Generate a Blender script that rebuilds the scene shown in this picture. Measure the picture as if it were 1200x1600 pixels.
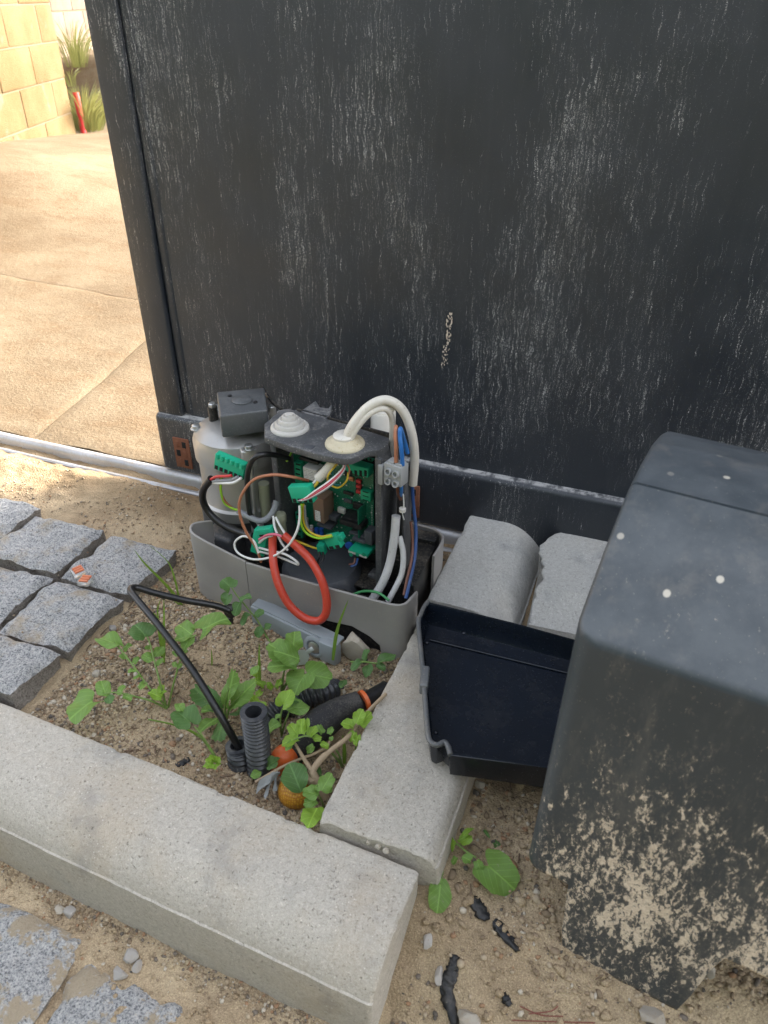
import bpy, bmesh, math, random
import numpy as np
from mathutils import Vector, Matrix

random.seed(7)
rng = np.random.default_rng(7)
scene = bpy.context.scene
for o in list(bpy.data.objects):
    bpy.data.objects.remove(o)
col = scene.collection
R = math.radians

# ------------------------------------------------------------------ camera
CAM_H, PITCH, YAW, FPX = 0.8, R(34.0), R(21.1), 1200.0
fw = np.array([-math.sin(YAW) * math.cos(PITCH), math.cos(YAW) * math.cos(PITCH), -math.sin(PITCH)])
rt = np.array([math.cos(YAW), math.sin(YAW), 0.0])
upv = np.cross(rt, fw)
CAM = np.array([0.0, 0.0, CAM_H])
cam_data = bpy.data.cameras.new('camera')
cam = bpy.data.objects.new('camera', cam_data)
col.objects.link(cam)
cam.matrix_world = Matrix(((rt[0], upv[0], -fw[0], 0), (rt[1], upv[1], -fw[1], 0), (rt[2], upv[2], -fw[2], CAM_H), (0, 0, 0, 1)))
cam_data.sensor_fit = 'VERTICAL'
cam_data.sensor_height = 36.0
cam_data.sensor_width = 27.0
cam_data.lens = 27.0
cam_data.clip_start = 0.02
cam_data.clip_end = 300
cam_data.dof.use_dof = True
cam_data.dof.focus_distance = 1.22
cam_data.dof.aperture_fstop = 10.0
scene.camera = cam

# ------------------------------------------------------------------ light
SUN_AZ, SUN_EL = R(47.0), R(21.0)     # azimuth measured from +X towards +Y
sdir = Vector((math.cos(SUN_AZ) * math.cos(SUN_EL), math.sin(SUN_AZ) * math.cos(SUN_EL), math.sin(SUN_EL)))
world = bpy.data.worlds.new('World')
scene.world = world
world.use_nodes = True
wn = world.node_tree
sky = wn.nodes.new('ShaderNodeTexSky')
sky.sky_type = 'NISHITA'
sky.sun_disc = False
sky.sun_elevation = SUN_EL
sky.sun_rotation = math.atan2(sdir.x, sdir.y)
sky.air_density = 0.8
sky.dust_density = 5.0
sky.ozone_density = 1.0
bgn = wn.nodes['Background']
bgn.inputs['Strength'].default_value = 0.15
hs = wn.nodes.new('ShaderNodeHueSaturation')
hs.inputs['Saturation'].default_value = 0.34
wn.links.new(sky.outputs[0], hs.inputs['Color'])
wn.links.new(hs.outputs[0], bgn.inputs['Color'])
sl = bpy.data.lights.new('sun', 'SUN')
sl.energy = 1.5
sl.angle = R(10.0)
sl.color = (1.0, 0.88, 0.70)
sun = bpy.data.objects.new('sun', sl)
col.objects.link(sun)
sun.location = (3, 2, 4)
sun.rotation_euler = sdir.to_track_quat('Z', 'Y').to_euler()
scene.view_settings.view_transform = 'Standard'
scene.view_settings.look = 'None'
scene.view_settings.exposure = 2.95
scene.view_settings.gamma = 1.0
scene.cycles.max_bounces = 8

# ------------------------------------------------------------------ helpers: points
def ray(u, v):
    return fw * FPX + rt * (u - 600.0) - upv * (v - 800.0)
def PZ(u, v, z=0.0):
    d = ray(u, v); return CAM + d * ((z - CAM[2]) / d[2])
def PY(u, v, y):
    d = ray(u, v); return CAM + d * (y / d[1])
def PL(u, v, p0, n):
    d = ray(u, v); return CAM + d * (np.dot(np.array(p0) - CAM, n) / np.dot(d, n))

def hashg(ix, iy, seed):
    h = (ix * 374761393 + iy * 668265263 + seed * 974711) & 0xffffffff
    h = ((h ^ (h >> 13)) * 1274126177) & 0xffffffff
    return ((h ^ (h >> 16)) & 0xffff) / 65535.0
def vnoise(x, y, seed=0):
    x = np.asarray(x, float); y = np.asarray(y, float)
    ix = np.floor(x).astype(np.int64); iy = np.floor(y).astype(np.int64)
    fx = x - ix; fy = y - iy
    fx = fx * fx * (3 - 2 * fx); fy = fy * fy * (3 - 2 * fy)
    a = hashg(ix, iy, seed); b = hashg(ix + 1, iy, seed); c = hashg(ix, iy + 1, seed); d = hashg(ix + 1, iy + 1, seed)
    return (a * (1 - fx) + b * fx) * (1 - fy) + (c * (1 - fx) + d * fx) * fy - 0.5
def fbm(x, y, freq, octv=4, seed=0, gain=0.5):
    s = 0; a = 1.0
    for k in range(octv):
        s = s + a * vnoise(np.asarray(x) * freq + 17.3 * k, np.asarray(y) * freq + 5.1 * k, seed + k * 13); freq *= 2.03; a *= gain
    return s
def sstep(a, b, x):
    t = np.clip((np.asarray(x, float) - a) / (b - a), 0, 1); return t * t * (3 - 2 * t)

# ------------------------------------------------------------------ helpers: objects
ORG = {}
def link(o, parent=None, org=(0, 0, 0)):
    col.objects.link(o)
    ORG[o.name] = Vector(org)
    if parent:
        o.parent = parent
        o.location = Vector(org) - ORG[parent.name]
    else:
        o.location = Vector(org)
    return o
def tag(o, label=None, cat=None, group=None, kind=None):
    if label: o['label'] = label
    if cat: o['category'] = cat
    if group: o['group'] = group
    if kind: o['kind'] = kind
    return o
def thing(name, loc, label, cat, group=None):
    o = bpy.data.objects.new(name, None)
    o.empty_display_size = 0.05
    link(o, None, loc)
    return tag(o, label, cat, group)
def mesh(name, verts, faces, mat, parent=None, smooth=True, org=None, autosm=None):
    verts = np.asarray(verts, float).reshape(-1, 3)
    if org is None:
        c = (verts.min(0) + verts.max(0)) / 2; org = (c[0], c[1], verts[:, 2].min())
    me = bpy.data.meshes.new(name)
    me.from_pydata((verts - np.array(org)).tolist(), [], faces if isinstance(faces, list) else faces.tolist())
    if mat: me.materials.append(mat)
    if smooth:
        me.polygons.foreach_set('use_smooth', [True] * len(me.polygons))
        if autosm: me.set_sharp_from_angle(angle=R(autosm))
    me.update()
    o = bpy.data.objects.new(name, me)
    return link(o, parent, org)
def bmobj(name, bm, mat, parent=None, smooth=True, autosm=35):
    bm.normal_update()
    bm.verts.index_update()
    v = [tuple(x.co) for x in bm.verts]; f = [[q.index for q in p.verts] for p in bm.faces]
    bm.free()
    return mesh(name, v, f, mat, parent, smooth, autosm=autosm)
def grid_faces(nu, nv, wrap_u=False):
    F = []
    for i in range(nu - (0 if wrap_u else 1)):
        i2 = (i + 1) % nu
        for j in range(nv - 1):
            F.append((i * nv + j, i2 * nv + j, i2 * nv + j + 1, i * nv + j + 1))
    return F
def catmull(pts, n):
    p = np.asarray(pts, float)
    if len(p) < 3:
        t = np.linspace(0, 1, n)[:, None]; return p[0] * (1 - t) + p[-1] * t
    q = np.vstack([2 * p[0] - p[1], p, 2 * p[-1] - p[-2]])
    out = []
    seg = len(p) - 1
    for t in np.linspace(0, seg, n):
        i = min(int(t), seg - 1); s = t - i
        a, b, c, d = q[i], q[i + 1], q[i + 2], q[i + 3]
        out.append(0.5 * ((2 * b) + (c - a) * s + (2 * a - 5 * b + 4 * c - d) * s * s + (3 * b - a - 3 * c + d) * s ** 3))
    return np.array(out)
def tube_arrays(path, radii, sides, cap=True):
    n = len(path)
    T = np.gradient(path, axis=0); T /= np.linalg.norm(T, axis=1)[:, None] + 1e-12
    ref = np.array([0, 0, 1.0]) if abs(T[0][2]) < 0.9 else np.array([1.0, 0, 0])
    N = np.cross(T[0], ref); N /= np.linalg.norm(N)
    V = []
    ang = np.linspace(0, 2 * math.pi, sides, endpoint=False)
    for i in range(n):
        N = N - T[i] * np.dot(N, T[i]); N /= np.linalg.norm(N) + 1e-12
        B = np.cross(T[i], N)
        V.append(path[i] + radii[i] * (np.cos(ang)[:, None] * N + np.sin(ang)[:, None] * B))
    V = np.vstack(V)
    F = []
    for i in range(n - 1):
        for j in range(sides):
            k = (j + 1) % sides
            F.append([i * sides + j, i * sides + k, (i + 1) * sides + k, (i + 1) * sides + j])
    if cap:
        F.append(list(range(sides))[::-1]); F.append([(n - 1) * sides + j for j in range(sides)])
    return V, F
def tube(name, pts, r, mat, parent=None, n=None, sides=10, r2=None, cap=True, raw=False):
    n = n or max(8, 6 * len(pts))
    path = np.asarray(pts, float) if raw else catmull(pts, n)
    n = len(path)
    rr = np.linspace(r, r if r2 is None else r2, n) if np.isscalar(r) else np.asarray(r)
    V, F = tube_arrays(path, rr, sides, cap)
    return mesh(name, V, F, mat, parent, True, autosm=50)
def corrugated(name, pts, r, pitch, depth, mat, parent=None, sides=20, wall=0.003, hollow=True):
    base = catmull(pts, 40)
    L = np.sum(np.linalg.norm(np.diff(base, axis=0), axis=1))
    n = int(L / pitch) * 6 + 1
    path = catmull(pts, n)
    ph = np.arange(n) / 6.0 * 2 * math.pi
    rr = r - depth * 0.5 * (1 - np.clip(1.6 * np.cos(ph), -1, 1))
    if hollow:
        path = np.vstack([path, path[::-1][:max(12, n // 2)]])
        inner = np.full(len(path) - n, r - depth - wall)
        rr = np.concatenate([rr, inner])
        V, F = tube_arrays_dir(path, rr, sides, n)
    else:
        V, F = tube_arrays(path, rr, sides)
    return mesh(name, V, F, mat, parent, True, autosm=60)
def tube_arrays_dir(path, rr, sides, n):
    V1, F1 = tube_arrays(path[:n], rr[:n], sides, False)
    m = len(path) - n
    V2, F2 = tube_arrays(path[:n][::-1][:m][::-1], rr[n:], sides, False)
    off = len(V1)
    F = [list(f) for f in F1] + [[off + a for a in f[::-1]] for f in F2]
    a0 = (n - 1) * sides; b0 = off + (m - 1) * sides
    for j in range(sides):
        k = (j + 1) % sides
        F.append([a0 + j, a0 + k, b0 + k, b0 + j])
    F.append([off + j for j in range(sides)])
    return np.vstack([V1, V2]), F
def lathe(name, prof, loc, mat, parent=None, sides=32, axis=None, autosm=40):
    prof = np.asarray(prof, float)
    ang = np.linspace(0, 2 * math.pi, sides, endpoint=False)
    V = []
    for r_, z_ in prof:
        V.append(np.stack([r_ * np.cos(ang), r_ * np.sin(ang), np.full(sides, z_)], 1))
    V = np.vstack(V)
    if axis is not None:
        q = Vector((0, 0, 1)).rotation_difference(Vector(axis).normalized()).to_matrix()
        V = V @ np.array(q).T
    V = V + np.array(loc)
    F = []
    m = len(prof)
    for i in range(m - 1):
        for j in range(sides):
            k = (j + 1) % sides
            F.append([i * sides + j, i * sides + k, (i + 1) * sides + k, (i + 1) * sides + j])
    F.append(list(range(sides))[::-1]); F.append([(m - 1) * sides + j for j in range(sides)])
    return mesh(name, V, F, mat, parent, True, autosm=autosm)
def fbox(name, o, ex, ey, ez, size, mat, parent=None, bev=0.0008, seg=2, extra=None):
    """bevelled box: corner-centred frame o + local axes; size is full extents centred on o"""
    bm = bmesh.new()
    bmesh.ops.create_cube(bm, size=1.0)
    M = Matrix(((ex[0] * size[0], ey[0] * size[1], ez[0] * size[2], o[0]), (ex[1] * size[0], ey[1] * size[1], ez[1] * size[2], o[1]),
                (ex[2] * size[0], ey[2] * size[1], ez[2] * size[2], o[2]), (0, 0, 0, 1)))
    bmesh.ops.transform(bm, matrix=M, verts=bm.verts)
    if bev: bmesh.ops.bevel(bm, geom=bm.edges[:], offset=min(bev, 0.3 * min(size)), segments=seg, affect='EDGES', profile=0.5)
    if extra: extra(bm)
    return bmobj(name, bm, mat, parent)
AX, AY, AZ = (1, 0, 0), (0, 1, 0), (0, 0, 1)
def box(name, x0, x1, y0, y1, z0, z1, mat, parent=None, bev=0.001, seg=2):
    return fbox(name, ((x0 + x1) / 2, (y0 + y1) / 2, (z0 + z1) / 2), AX, AY, AZ, (x1 - x0, y1 - y0, z1 - z0), mat, parent, bev, seg)
def prism(name, poly, z0, z1, mat, parent=None, bev=0.001, seg=2):
    bm = bmesh.new()
    a = [bm.verts.new((p[0], p[1], z0)) for p in poly]; b = [bm.verts.new((p[0], p[1], z1)) for p in poly]
    bm.faces.new(a[::-1]); bm.faces.new(b)
    for i in range(len(poly)):
        j = (i + 1) % len(poly); bm.faces.new((a[i], a[j], b[j], b[i]))
    bmesh.ops.recalc_face_normals(bm, faces=bm.faces)
    if bev: bmesh.ops.bevel(bm, geom=bm.edges[:], offset=bev, segments=seg, affect='EDGES', profile=0.5)
    return bmobj(name, bm, mat, parent)
def ribbon(name, path, z0s, z1s, th, mat, parent=None):
    """vertical wall along a plan path with its own bottom and top heights; th = thickness towards the left of travel"""
    p = np.asarray(path, float); n = len(p)
    T = np.gradient(p, axis=0); T /= np.linalg.norm(T, axis=1)[:, None]
    Nn = np.stack([-T[:, 1], T[:, 0]], 1)
    q = p + Nn * th
    V = []
    for i in range(n):
        zt, zb = z1s[i], z0s[i]; e = th * 0.3
        V += [(p[i][0], p[i][1], zb), (p[i][0], p[i][1], zt - e), (p[i][0] + Nn[i][0] * e, p[i][1] + Nn[i][1] * e, zt),
              (q[i][0] - Nn[i][0] * e, q[i][1] - Nn[i][1] * e, zt), (q[i][0], q[i][1], zt - e), (q[i][0], q[i][1], zb)]
    F = []
    for i in range(n - 1):
        for j in range(6):
            k = (j + 1) % 6
            F.append([i * 6 + j, (i + 1) * 6 + j, (i + 1) * 6 + k, i * 6 + k])
    F.append([0, 1, 2, 3, 4, 5]); F.append([(n - 1) * 6 + j for j in range(6)][::-1])
    return mesh(name, V, F, mat, parent, True, autosm=30)

# ------------------------------------------------------------------ materials
class NB:
    def __init__(s, name):
        s.m = bpy.data.materials.new(name); s.m.use_nodes = True
        s.t = s.m.node_tree; s.b = s.t.nodes['Principled BSDF']
        g = s.t.nodes.new('ShaderNodeNewGeometry'); s.pos = g.outputs['Position']; s.nrm = g.outputs['Normal']; s.isl = g.outputs['Random Per Island']
    def L(s, a, b): s.t.links.new(a, b)
    def put(s, sock, val):
        if hasattr(val, 'is_linked') or hasattr(val, 'links'): s.L(val, sock)
        else: sock.default_value = val
    def scale(s, vec, sc):
        n = s.t.nodes.new('ShaderNodeVectorMath'); n.operation = 'MULTIPLY'; s.L(vec, n.inputs[0]); n.inputs[1].default_value = sc; return n.outputs[0]
    def rot(s, vec, ang):
        n = s.t.nodes.new('ShaderNodeVectorRotate'); n.rotation_type = 'Z_AXIS'; s.L(vec, n.inputs['Vector']); n.inputs['Angle'].default_value = ang; return n.outputs[0]
    def noise(s, scale, detail=3, rough=0.5, vec=None, dist=0.0):
        n = s.t.nodes.new('ShaderNodeTexNoise'); n.inputs['Scale'].default_value = scale; n.inputs['Detail'].default_value = detail
        n.inputs['Roughness'].default_value = rough; n.inputs['Distortion'].default_value = dist
        s.L(vec or s.pos, n.inputs['Vector']); return n.outputs['Fac']
    def voro(s, scale, vec=None, feat='F1', out='Distance', rnd=1.0, dim='3D'):
        n = s.t.nodes.new('ShaderNodeTexVoronoi'); n.voronoi_dimensions = dim; n.inputs['Scale'].default_value = scale; n.feature = feat
        n.inputs['Randomness'].default_value = rnd
        s.L(vec or s.pos, n.inputs['Vector']); return n.outputs[out]
    def mr(s, x, a, b, c=0.0, d=1.0, smooth=True):
        n = s.t.nodes.new('ShaderNodeMapRange'); n.interpolation_type = 'SMOOTHSTEP' if smooth else 'LINEAR'
        s.put(n.inputs['Value'], x)
        for nm, v in (('From Min', a), ('From Max', b), ('To Min', c), ('To Max', d)): n.inputs[nm].default_value = v
        return n.outputs['Result']
    def math(s, op, a, b=0.0, c=None):
        n = s.t.nodes.new('ShaderNodeMath'); n.operation = op; s.put(n.inputs[0], a); s.put(n.inputs[1], b)
        if c is not None: s.put(n.inputs[2], c)
        return n.outputs[0]
    def mix(s, f, a, b):
        n = s.t.nodes.new('ShaderNodeMix'); n.data_type = 'RGBA'; s.put(n.inputs[0], f)
        for k, v in ((6, a), (7, b)):
            if isinstance(v, tuple): n.inputs[k].default_value = (*v, 1) if len(v) == 3 else v
            else: s.L(v, n.inputs[k])
        return n.outputs[2]
    def ramp(s, f, stops, const=False):
        n = s.t.nodes.new('ShaderNodeValToRGB'); cr = n.color_ramp
        if const: cr.interpolation = 'CONSTANT'
        while len(cr.elements) < len(stops): cr.elements.new(0.5)
        for e, (p, c) in zip(cr.elements, stops): e.position = p; e.color = (*c, 1)
        s.put(n.inputs[0], f); return n.outputs[0]
    def sep(s, vec, ax):
        n = s.t.nodes.new('ShaderNodeSeparateXYZ'); s.L(vec, n.inputs[0]); return n.outputs[ax]
    def bump(s, h, strength=0.5, dist=0.001, nrm=None):
        n = s.t.nodes.new('ShaderNodeBump'); n.inputs['Strength'].default_value = strength; n.inputs['Distance'].default_value = dist
        s.put(n.inputs['Height'], h)
        if nrm: s.L(nrm, n.inputs['Normal'])
        return n.outputs[0]
    def out(s, color=None, rough=None, nrm=None, metal=None, spec=None, **kw):
        if color is not None:
            if isinstance(color, tuple): s.b.inputs['Base Color'].default_value = (*color, 1)
            else: s.L(color, s.b.inputs['Base Color'])
        if rough is not None: s.put(s.b.inputs['Roughness'], rough)
        if nrm is not None: s.L(nrm, s.b.inputs['Normal'])
        if metal is not None: s.put(s.b.inputs['Metallic'], metal)
        if spec is not None: s.put(s.b.inputs['Specular IOR Level'], spec)
        for k, v in kw.items(): s.put(s.b.inputs[k.replace('_', ' ')], v)
        return s.m

M = {}
def m_plastic(name, c, rough=0.45, dust=0.25, dustc=(0.42, 0.36, 0.28), fine=260.0, bumpk=0.12):
    n = NB(name)
    big = n.noise(22, 4, 0.6); f = n.noise(fine, 3, 0.6)
    up = n.mr(n.sep(n.nrm, 2), 0.2, 0.95, 0.35, 1.0)
    d = n.math('MULTIPLY', n.math('MULTIPLY', n.mr(n.math('ADD', n.math('MULTIPLY', big, 0.6), n.math('MULTIPLY', f, 0.5)), 0.50, 0.72), dust), up)
    spk = n.math('MULTIPLY', n.mr(n.noise(420, 2, 0.5), 0.66, 0.72), min(1, dust * 2.2))
    d = n.math('MAXIMUM', d, spk)
    var = n.mix(n.mr(n.noise(9, 3), 0.3, 0.7), tuple(x * 0.82 for x in c), tuple(min(1, x * 1.12) for x in c))
    return n.out(n.mix(d, var, dustc), n.math('ADD', rough, n.math('MULTIPLY', d, 0.4)), n.bump(n.noise(fine * 2.0, 3), bumpk, 0.0006))
def m_flat(name, c, rough=0.4, dust=0.08, **kw):
    n = NB(name)
    f = n.noise(180, 4, 0.65)
    d = n.math('MULTIPLY', n.mr(f, 0.48, 0.75), dust)
    return n.out(n.mix(d, c, (0.42, 0.36, 0.28)), n.math('ADD', rough, n.math('MULTIPLY', f, 0.1)), n.bump(n.noise(700, 2), 0.06, 0.0004), **kw)

# gate paint: anthracite powder coat with dried run-off streaks
def make_gate():
    n = NB('gate_paint')
    wobx = n.math('MULTIPLY', n.math('SUBTRACT', n.noise(30, 4, 0.65), 0.5), 0.017)
    cmb = n.t.nodes.new('ShaderNodeCombineXYZ'); n.L(wobx, cmb.inputs[0])
    ad = n.t.nodes.new('ShaderNodeVectorMath'); n.L(n.pos, ad.inputs[0]); n.L(cmb.outputs[0], ad.inputs[1])
    wp = ad.outputs[0]
    s1 = n.noise(340, 3, 0.6, n.scale(wp, (1, 1, 0.055)))
    s2 = n.noise(680, 2, 0.5, n.scale(wp, (1, 1, 0.032)))
    patch = n.noise(7.5, 4, 0.62, n.scale(n.pos, (1, 1, 0.42)))
    grain = n.noise(850, 3, 0.75)
    grain2 = n.noise(380, 3, 0.7, n.scale(n.pos, (1, 1, 0.6)))
    pm = n.mr(patch, 0.36, 0.66, -0.105, 0.070, False)
    m1 = n.mr(n.math('ADD', s1, pm), 0.565, 0.665)
    m2 = n.math('MULTIPLY', n.mr(n.math('ADD', s2, pm), 0.57, 0.69), 0.55)
    st = n.math('MAXIMUM', m1, m2)
    st = n.math('MULTIPLY', st, n.math('MULTIPLY', n.mr(grain, 0.47, 0.60), n.mr(grain2, 0.38, 0.54)))
    spk = n.math('MULTIPLY', n.mr(n.noise(800, 2, 0.5), 0.68, 0.74), n.mr(patch, 0.38, 0.62, 0.12, 0.8))
    m = n.math('MAXIMUM', n.math('MULTIPLY', st, 1.0), spk)
    film = n.math('MULTIPLY', n.mr(n.math('ADD', n.math('MULTIPLY', patch, 0.5), n.math('MULTIPLY', n.noise(90, 3, 0.6, n.scale(wp, (1, 1, 0.05))), 0.5)), 0.40, 0.66), 0.014)
    m = n.math('MAXIMUM', m, film)
    up = n.mr(n.sep(n.nrm, 2), 0.80, 0.97, 0.0, 1.0)
    ledge = n.math('MULTIPLY', up, n.mr(n.noise(60, 4, 0.7), 0.36, 0.62, 0.06, 0.75))
    m = n.math('MAXIMUM', m, ledge)
    colr = n.mix(m, (0.0110, 0.0158, 0.0235), (0.50, 0.495, 0.48))
    rough = n.math('ADD', n.math('MULTIPLY', m, 0.45), n.mr(n.noise(14, 3), 0.3, 0.7, 0.44, 0.56))
    return n.out(colr, rough, n.bump(n.noise(900, 2), 0.10, 0.0004), spec=0.8)
M['gate'] = make_gate()

def make_concrete(name, tint=(1, 1, 1), dirt=0.35):
    n = NB(name)
    t = lambda c: tuple(a * b for a, b in zip(c, tint))
    fine = n.noise(560, 4, 0.78); mid = n.noise(210, 4, 0.65); big = n.noise(9, 4, 0.6)
    c = n.ramp(n.math('ADD', n.math('MULTIPLY', fine, 0.6), n.math('MULTIPLY', mid, 0.4)), [(0.30, t((0.19, 0.178, 0.155))), (0.44, t((0.43, 0.402, 0.355))), (0.56, t((0.50, 0.472, 0.422))), (0.70, t((0.72, 0.68, 0.61)))])
    st = n.math('MULTIPLY', n.mr(big, 0.45, 0.72), dirt)
    c = n.mix(st, c, t((0.42, 0.33, 0.22)))
    dk = n.math('MULTIPLY', n.mr(n.noise(17, 3, 0.6), 0.52, 0.75), 0.38)
    c = n.mix(dk, c, t((0.20, 0.20, 0.20)))
    agg = n.math('MULTIPLY', n.mr(n.voro(190), 0.20, 0.12), n.mr(n.noise(55, 2), 0.48, 0.58))
    c = n.mix(n.math('MULTIPLY', agg, 0.8), c, t((0.66, 0.62, 0.56)))
    pitm = n.math('MULTIPLY', n.mr(n.noise(330, 2, 0.5), 0.34, 0.24), 0.45)
    c = n.mix(pitm, c, t((0.12, 0.11, 0.095)))
    h = n.math('ADD', n.math('MULTIPLY', mid, 0.7), n.math('MULTIPLY', fine, 0.45))
    pit = n.mr(n.noise(330, 2, 0.5), 0.37, 0.24, 0.0, -0.6)
    h = n.math('ADD', h, pit)
    return n.out(c, 0.9, n.bump(h, 1.0, 0.0018), spec=0.2)
M['kerb'] = make_concrete('kerb_concrete', (1.0, 0.985, 0.962))
M['kerb_blue'] = make_concrete('kerb_concrete_grey', (0.95, 1.0, 1.06), 0.10)

def make_sand(name, a, b, c_, gran=1.0, damp=True):
    n = NB(name)
    big = n.noise(7, 4, 0.6); mid = n.noise(60, 4, 0.65); fine = n.noise(700, 3, 0.7)
    col_ = n.mix(n.mr(big, 0.35, 0.68), a, b)
    col_ = n.mix(n.math('MULTIPLY', n.mr(mid, 0.45, 0.75), 0.5), col_, c_)
    col_ = n.mix(n.math('MULTIPLY', n.mr(fine, 0.52, 0.70), 0.55), col_, tuple(min(1, x * 1.55) for x in b))
    col_ = n.mix(n.math('MULTIPLY', n.mr(fine, 0.48, 0.32), 0.55), col_, tuple(x * 0.45 for x in a))
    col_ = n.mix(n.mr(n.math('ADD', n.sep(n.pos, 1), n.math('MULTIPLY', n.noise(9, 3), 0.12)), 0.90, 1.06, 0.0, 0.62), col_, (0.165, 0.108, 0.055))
    cell = n.voro(330, None, 'F1', 'Distance')
    h = n.math('ADD', n.math('MULTIPLY', fine, 0.6), n.math('MULTIPLY', cell, -0.8))
    h = n.math('ADD', h, n.math('MULTIPLY', mid, 1.2))
    return n.out(col_, 0.95, n.bump(h, 0.9 * gran, 0.0022), spec=0.15)
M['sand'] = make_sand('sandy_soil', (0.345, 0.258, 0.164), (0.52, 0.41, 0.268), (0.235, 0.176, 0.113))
def make_drive():
    n = NB('driveway_concrete')
    big = n.noise(2.2, 5, 0.6); v = n.scale(n.pos, (0.8, 1.6, 1)); band = n.noise(6.5, 6, 0.72, v, 0.3); fine = n.noise(160, 4, 0.7)
    c = n.mix(n.mr(big, 0.35, 0.65), (0.130, 0.094, 0.057), (0.180, 0.139, 0.090))
    c = n.mix(n.math('MULTIPLY', n.mr(band, 0.48, 0.66), 0.6), c, (0.135, 0.088, 0.048))
    c = n.mix(n.math('MULTIPLY', n.mr(fine, 0.5, 0.72), 0.35), c, (0.34, 0.28, 0.20))
    c = n.mix(n.math('MULTIPLY', n.mr(n.noise(38, 3, 0.6), 0.58, 0.72), 0.45), c, (0.12, 0.08, 0.045))
    h = n.math('ADD', n.math('MULTIPLY', n.noise(40, 5, 0.75), 1.5), n.math('MULTIPLY', fine, 0.5))
    return n.out(c, 0.95, n.bump(h, 0.7, 0.003), spec=0.15)
M['drive'] = make_drive()
def make_gravel():
    n = NB('gravel_stone')
    c = n.ramp(n.isl, [(0.0, (0.20, 0.145, 0.095)), (0.18, (0.38, 0.29, 0.19)), (0.40, (0.27, 0.20, 0.135)), (0.56, (0.46, 0.37, 0.26)), (0.72, (0.15, 0.13, 0.115)), (0.80, (0.34, 0.19, 0.105)), (0.88, (0.56, 0.50, 0.41)), (0.96, (0.06, 0.06, 0.065))], True)
    c = n.mix(n.math('MULTIPLY', n.noise(400, 3), 0.5), c, (0.30, 0.24, 0.165))
    return n.out(c, 0.9, n.bump(n.noise(600, 3), 0.4, 0.001), spec=0.2)
M['gravel'] = make_gravel()
def make_granite(name, s0, s1, sk, sf=15):
    n = NB(name)
    a = n.noise(420, 4, 0.75); b = n.noise(190, 3, 0.65, None, 0.8); k = n.voro(260, None, 'F1', 'Color')
    c = n.ramp(n.math('ADD', n.math('MULTIPLY', a, 0.62), n.math('MULTIPLY', b, 0.38)), [(0.34, (0.045, 0.047, 0.052)), (0.42, (0.20, 0.203, 0.212)), (0.49, (0.42, 0.42, 0.42)), (0.58, (0.62, 0.605, 0.585)), (0.70, (0.76, 0.735, 0.69))])
    sandm = n.math('MULTIPLY', n.mr(n.noise(sf, 5, 0.72), s0, s1), n.mr(n.sep(n.nrm, 2), 0.3, 0.8))
    c = n.mix(n.math('MULTIPLY', sandm, sk), c, (0.46, 0.37, 0.255))
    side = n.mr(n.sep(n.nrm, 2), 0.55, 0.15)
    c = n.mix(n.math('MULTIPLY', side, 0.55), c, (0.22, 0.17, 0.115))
    h = n.math('ADD', n.math('MULTIPLY', n.noise(90, 5, 0.8), 2.8), n.math('MULTIPLY', a, 0.7))
    return n.out(c, 0.85, n.bump(h, 0.9, 0.004), spec=0.3)
M['granite'] = make_granite('granite', 0.49, 0.66, 0.72)
M['granite_sandy'] = make_granite('sand_dusted_granite', 0.48, 0.56, 0.92, 26)
def make_block():
    n = NB('sandstone_block')
    c = n.mix(n.mr(n.noise(3.2, 5, 0.65), 0.32, 0.68), (0.108, 0.073, 0.034), (0.140, 0.101, 0.053))
    c = n.mix(n.math('MULTIPLY', n.mr(n.noise(14, 4, 0.7), 0.5, 0.75), 0.6), c, (0.15, 0.10, 0.05))
    c = n.mix(n.math('MULTIPLY', n.mr(n.noise(5, 3, 0.7), 0.62, 0.74), 0.5), c, (0.13, 0.12, 0.11))
    return n.out(c, 0.95, n.bump(n.math('ADD', n.noise(45, 5, 0.75), n.noise(160, 2)), 0.8, 0.006), spec=0.1)
M['block'] = make_block()
M['mortar'] = m_flat('mortar', (0.11, 0.08, 0.045), 0.95, 0.3)
M['skirt'] = m_plastic('grey_plastic', (0.295, 0.282, 0.27), 0.40, 0.30)
M['lever'] = m_plastic('blue_grey_plastic', (0.27, 0.30, 0.32), 0.38, 0.12)
M['black'] = m_plastic('black_plastic', (0.007, 0.0075, 0.0085), 0.40, 0.22)
M['boxtop'] = m_plastic('dark_grey_plastic', (0.070, 0.073, 0.078), 0.42, 0.42, (0.40, 0.39, 0.37))
M['cap'] = m_plastic('anthracite_plastic', (0.075, 0.080, 0.084), 0.38, 0.14, (0.40, 0.39, 0.37))
M['traym'] = m_plastic('navy_black_plastic', (0.0075, 0.0115, 0.0200), 0.26, 0.02, fine=120, bumpk=0.02)
M['trayrim'] = m_plastic('tray_rim_plastic', (0.11, 0.115, 0.12), 0.4, 0.2)
M['alu'] = m_plastic('cast_aluminium', (0.43, 0.425, 0.41), 0.32, 0.22)
M['alu'].node_tree.nodes['Principled BSDF'].inputs['Metallic'].default_value = 0.55
M['steel'] = m_flat('zinc_steel', (0.55, 0.56, 0.55), 0.32, 0.15, metal=0.9)
M['galv'] = m_plastic('galvanised_rail', (0.42, 0.42, 0.43), 0.42, 0.6, (0.36, 0.30, 0.22))
M['galv'].node_tree.nodes['Principled BSDF'].inputs['Metallic'].default_value = 0.5
M['green'] = m_flat('connector_green', (0.012, 0.40, 0.23), 0.38, 0.03)
M['green_dark'] = m_flat('terminal_green', (0.010, 0.30, 0.16), 0.42, 0.04)
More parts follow.
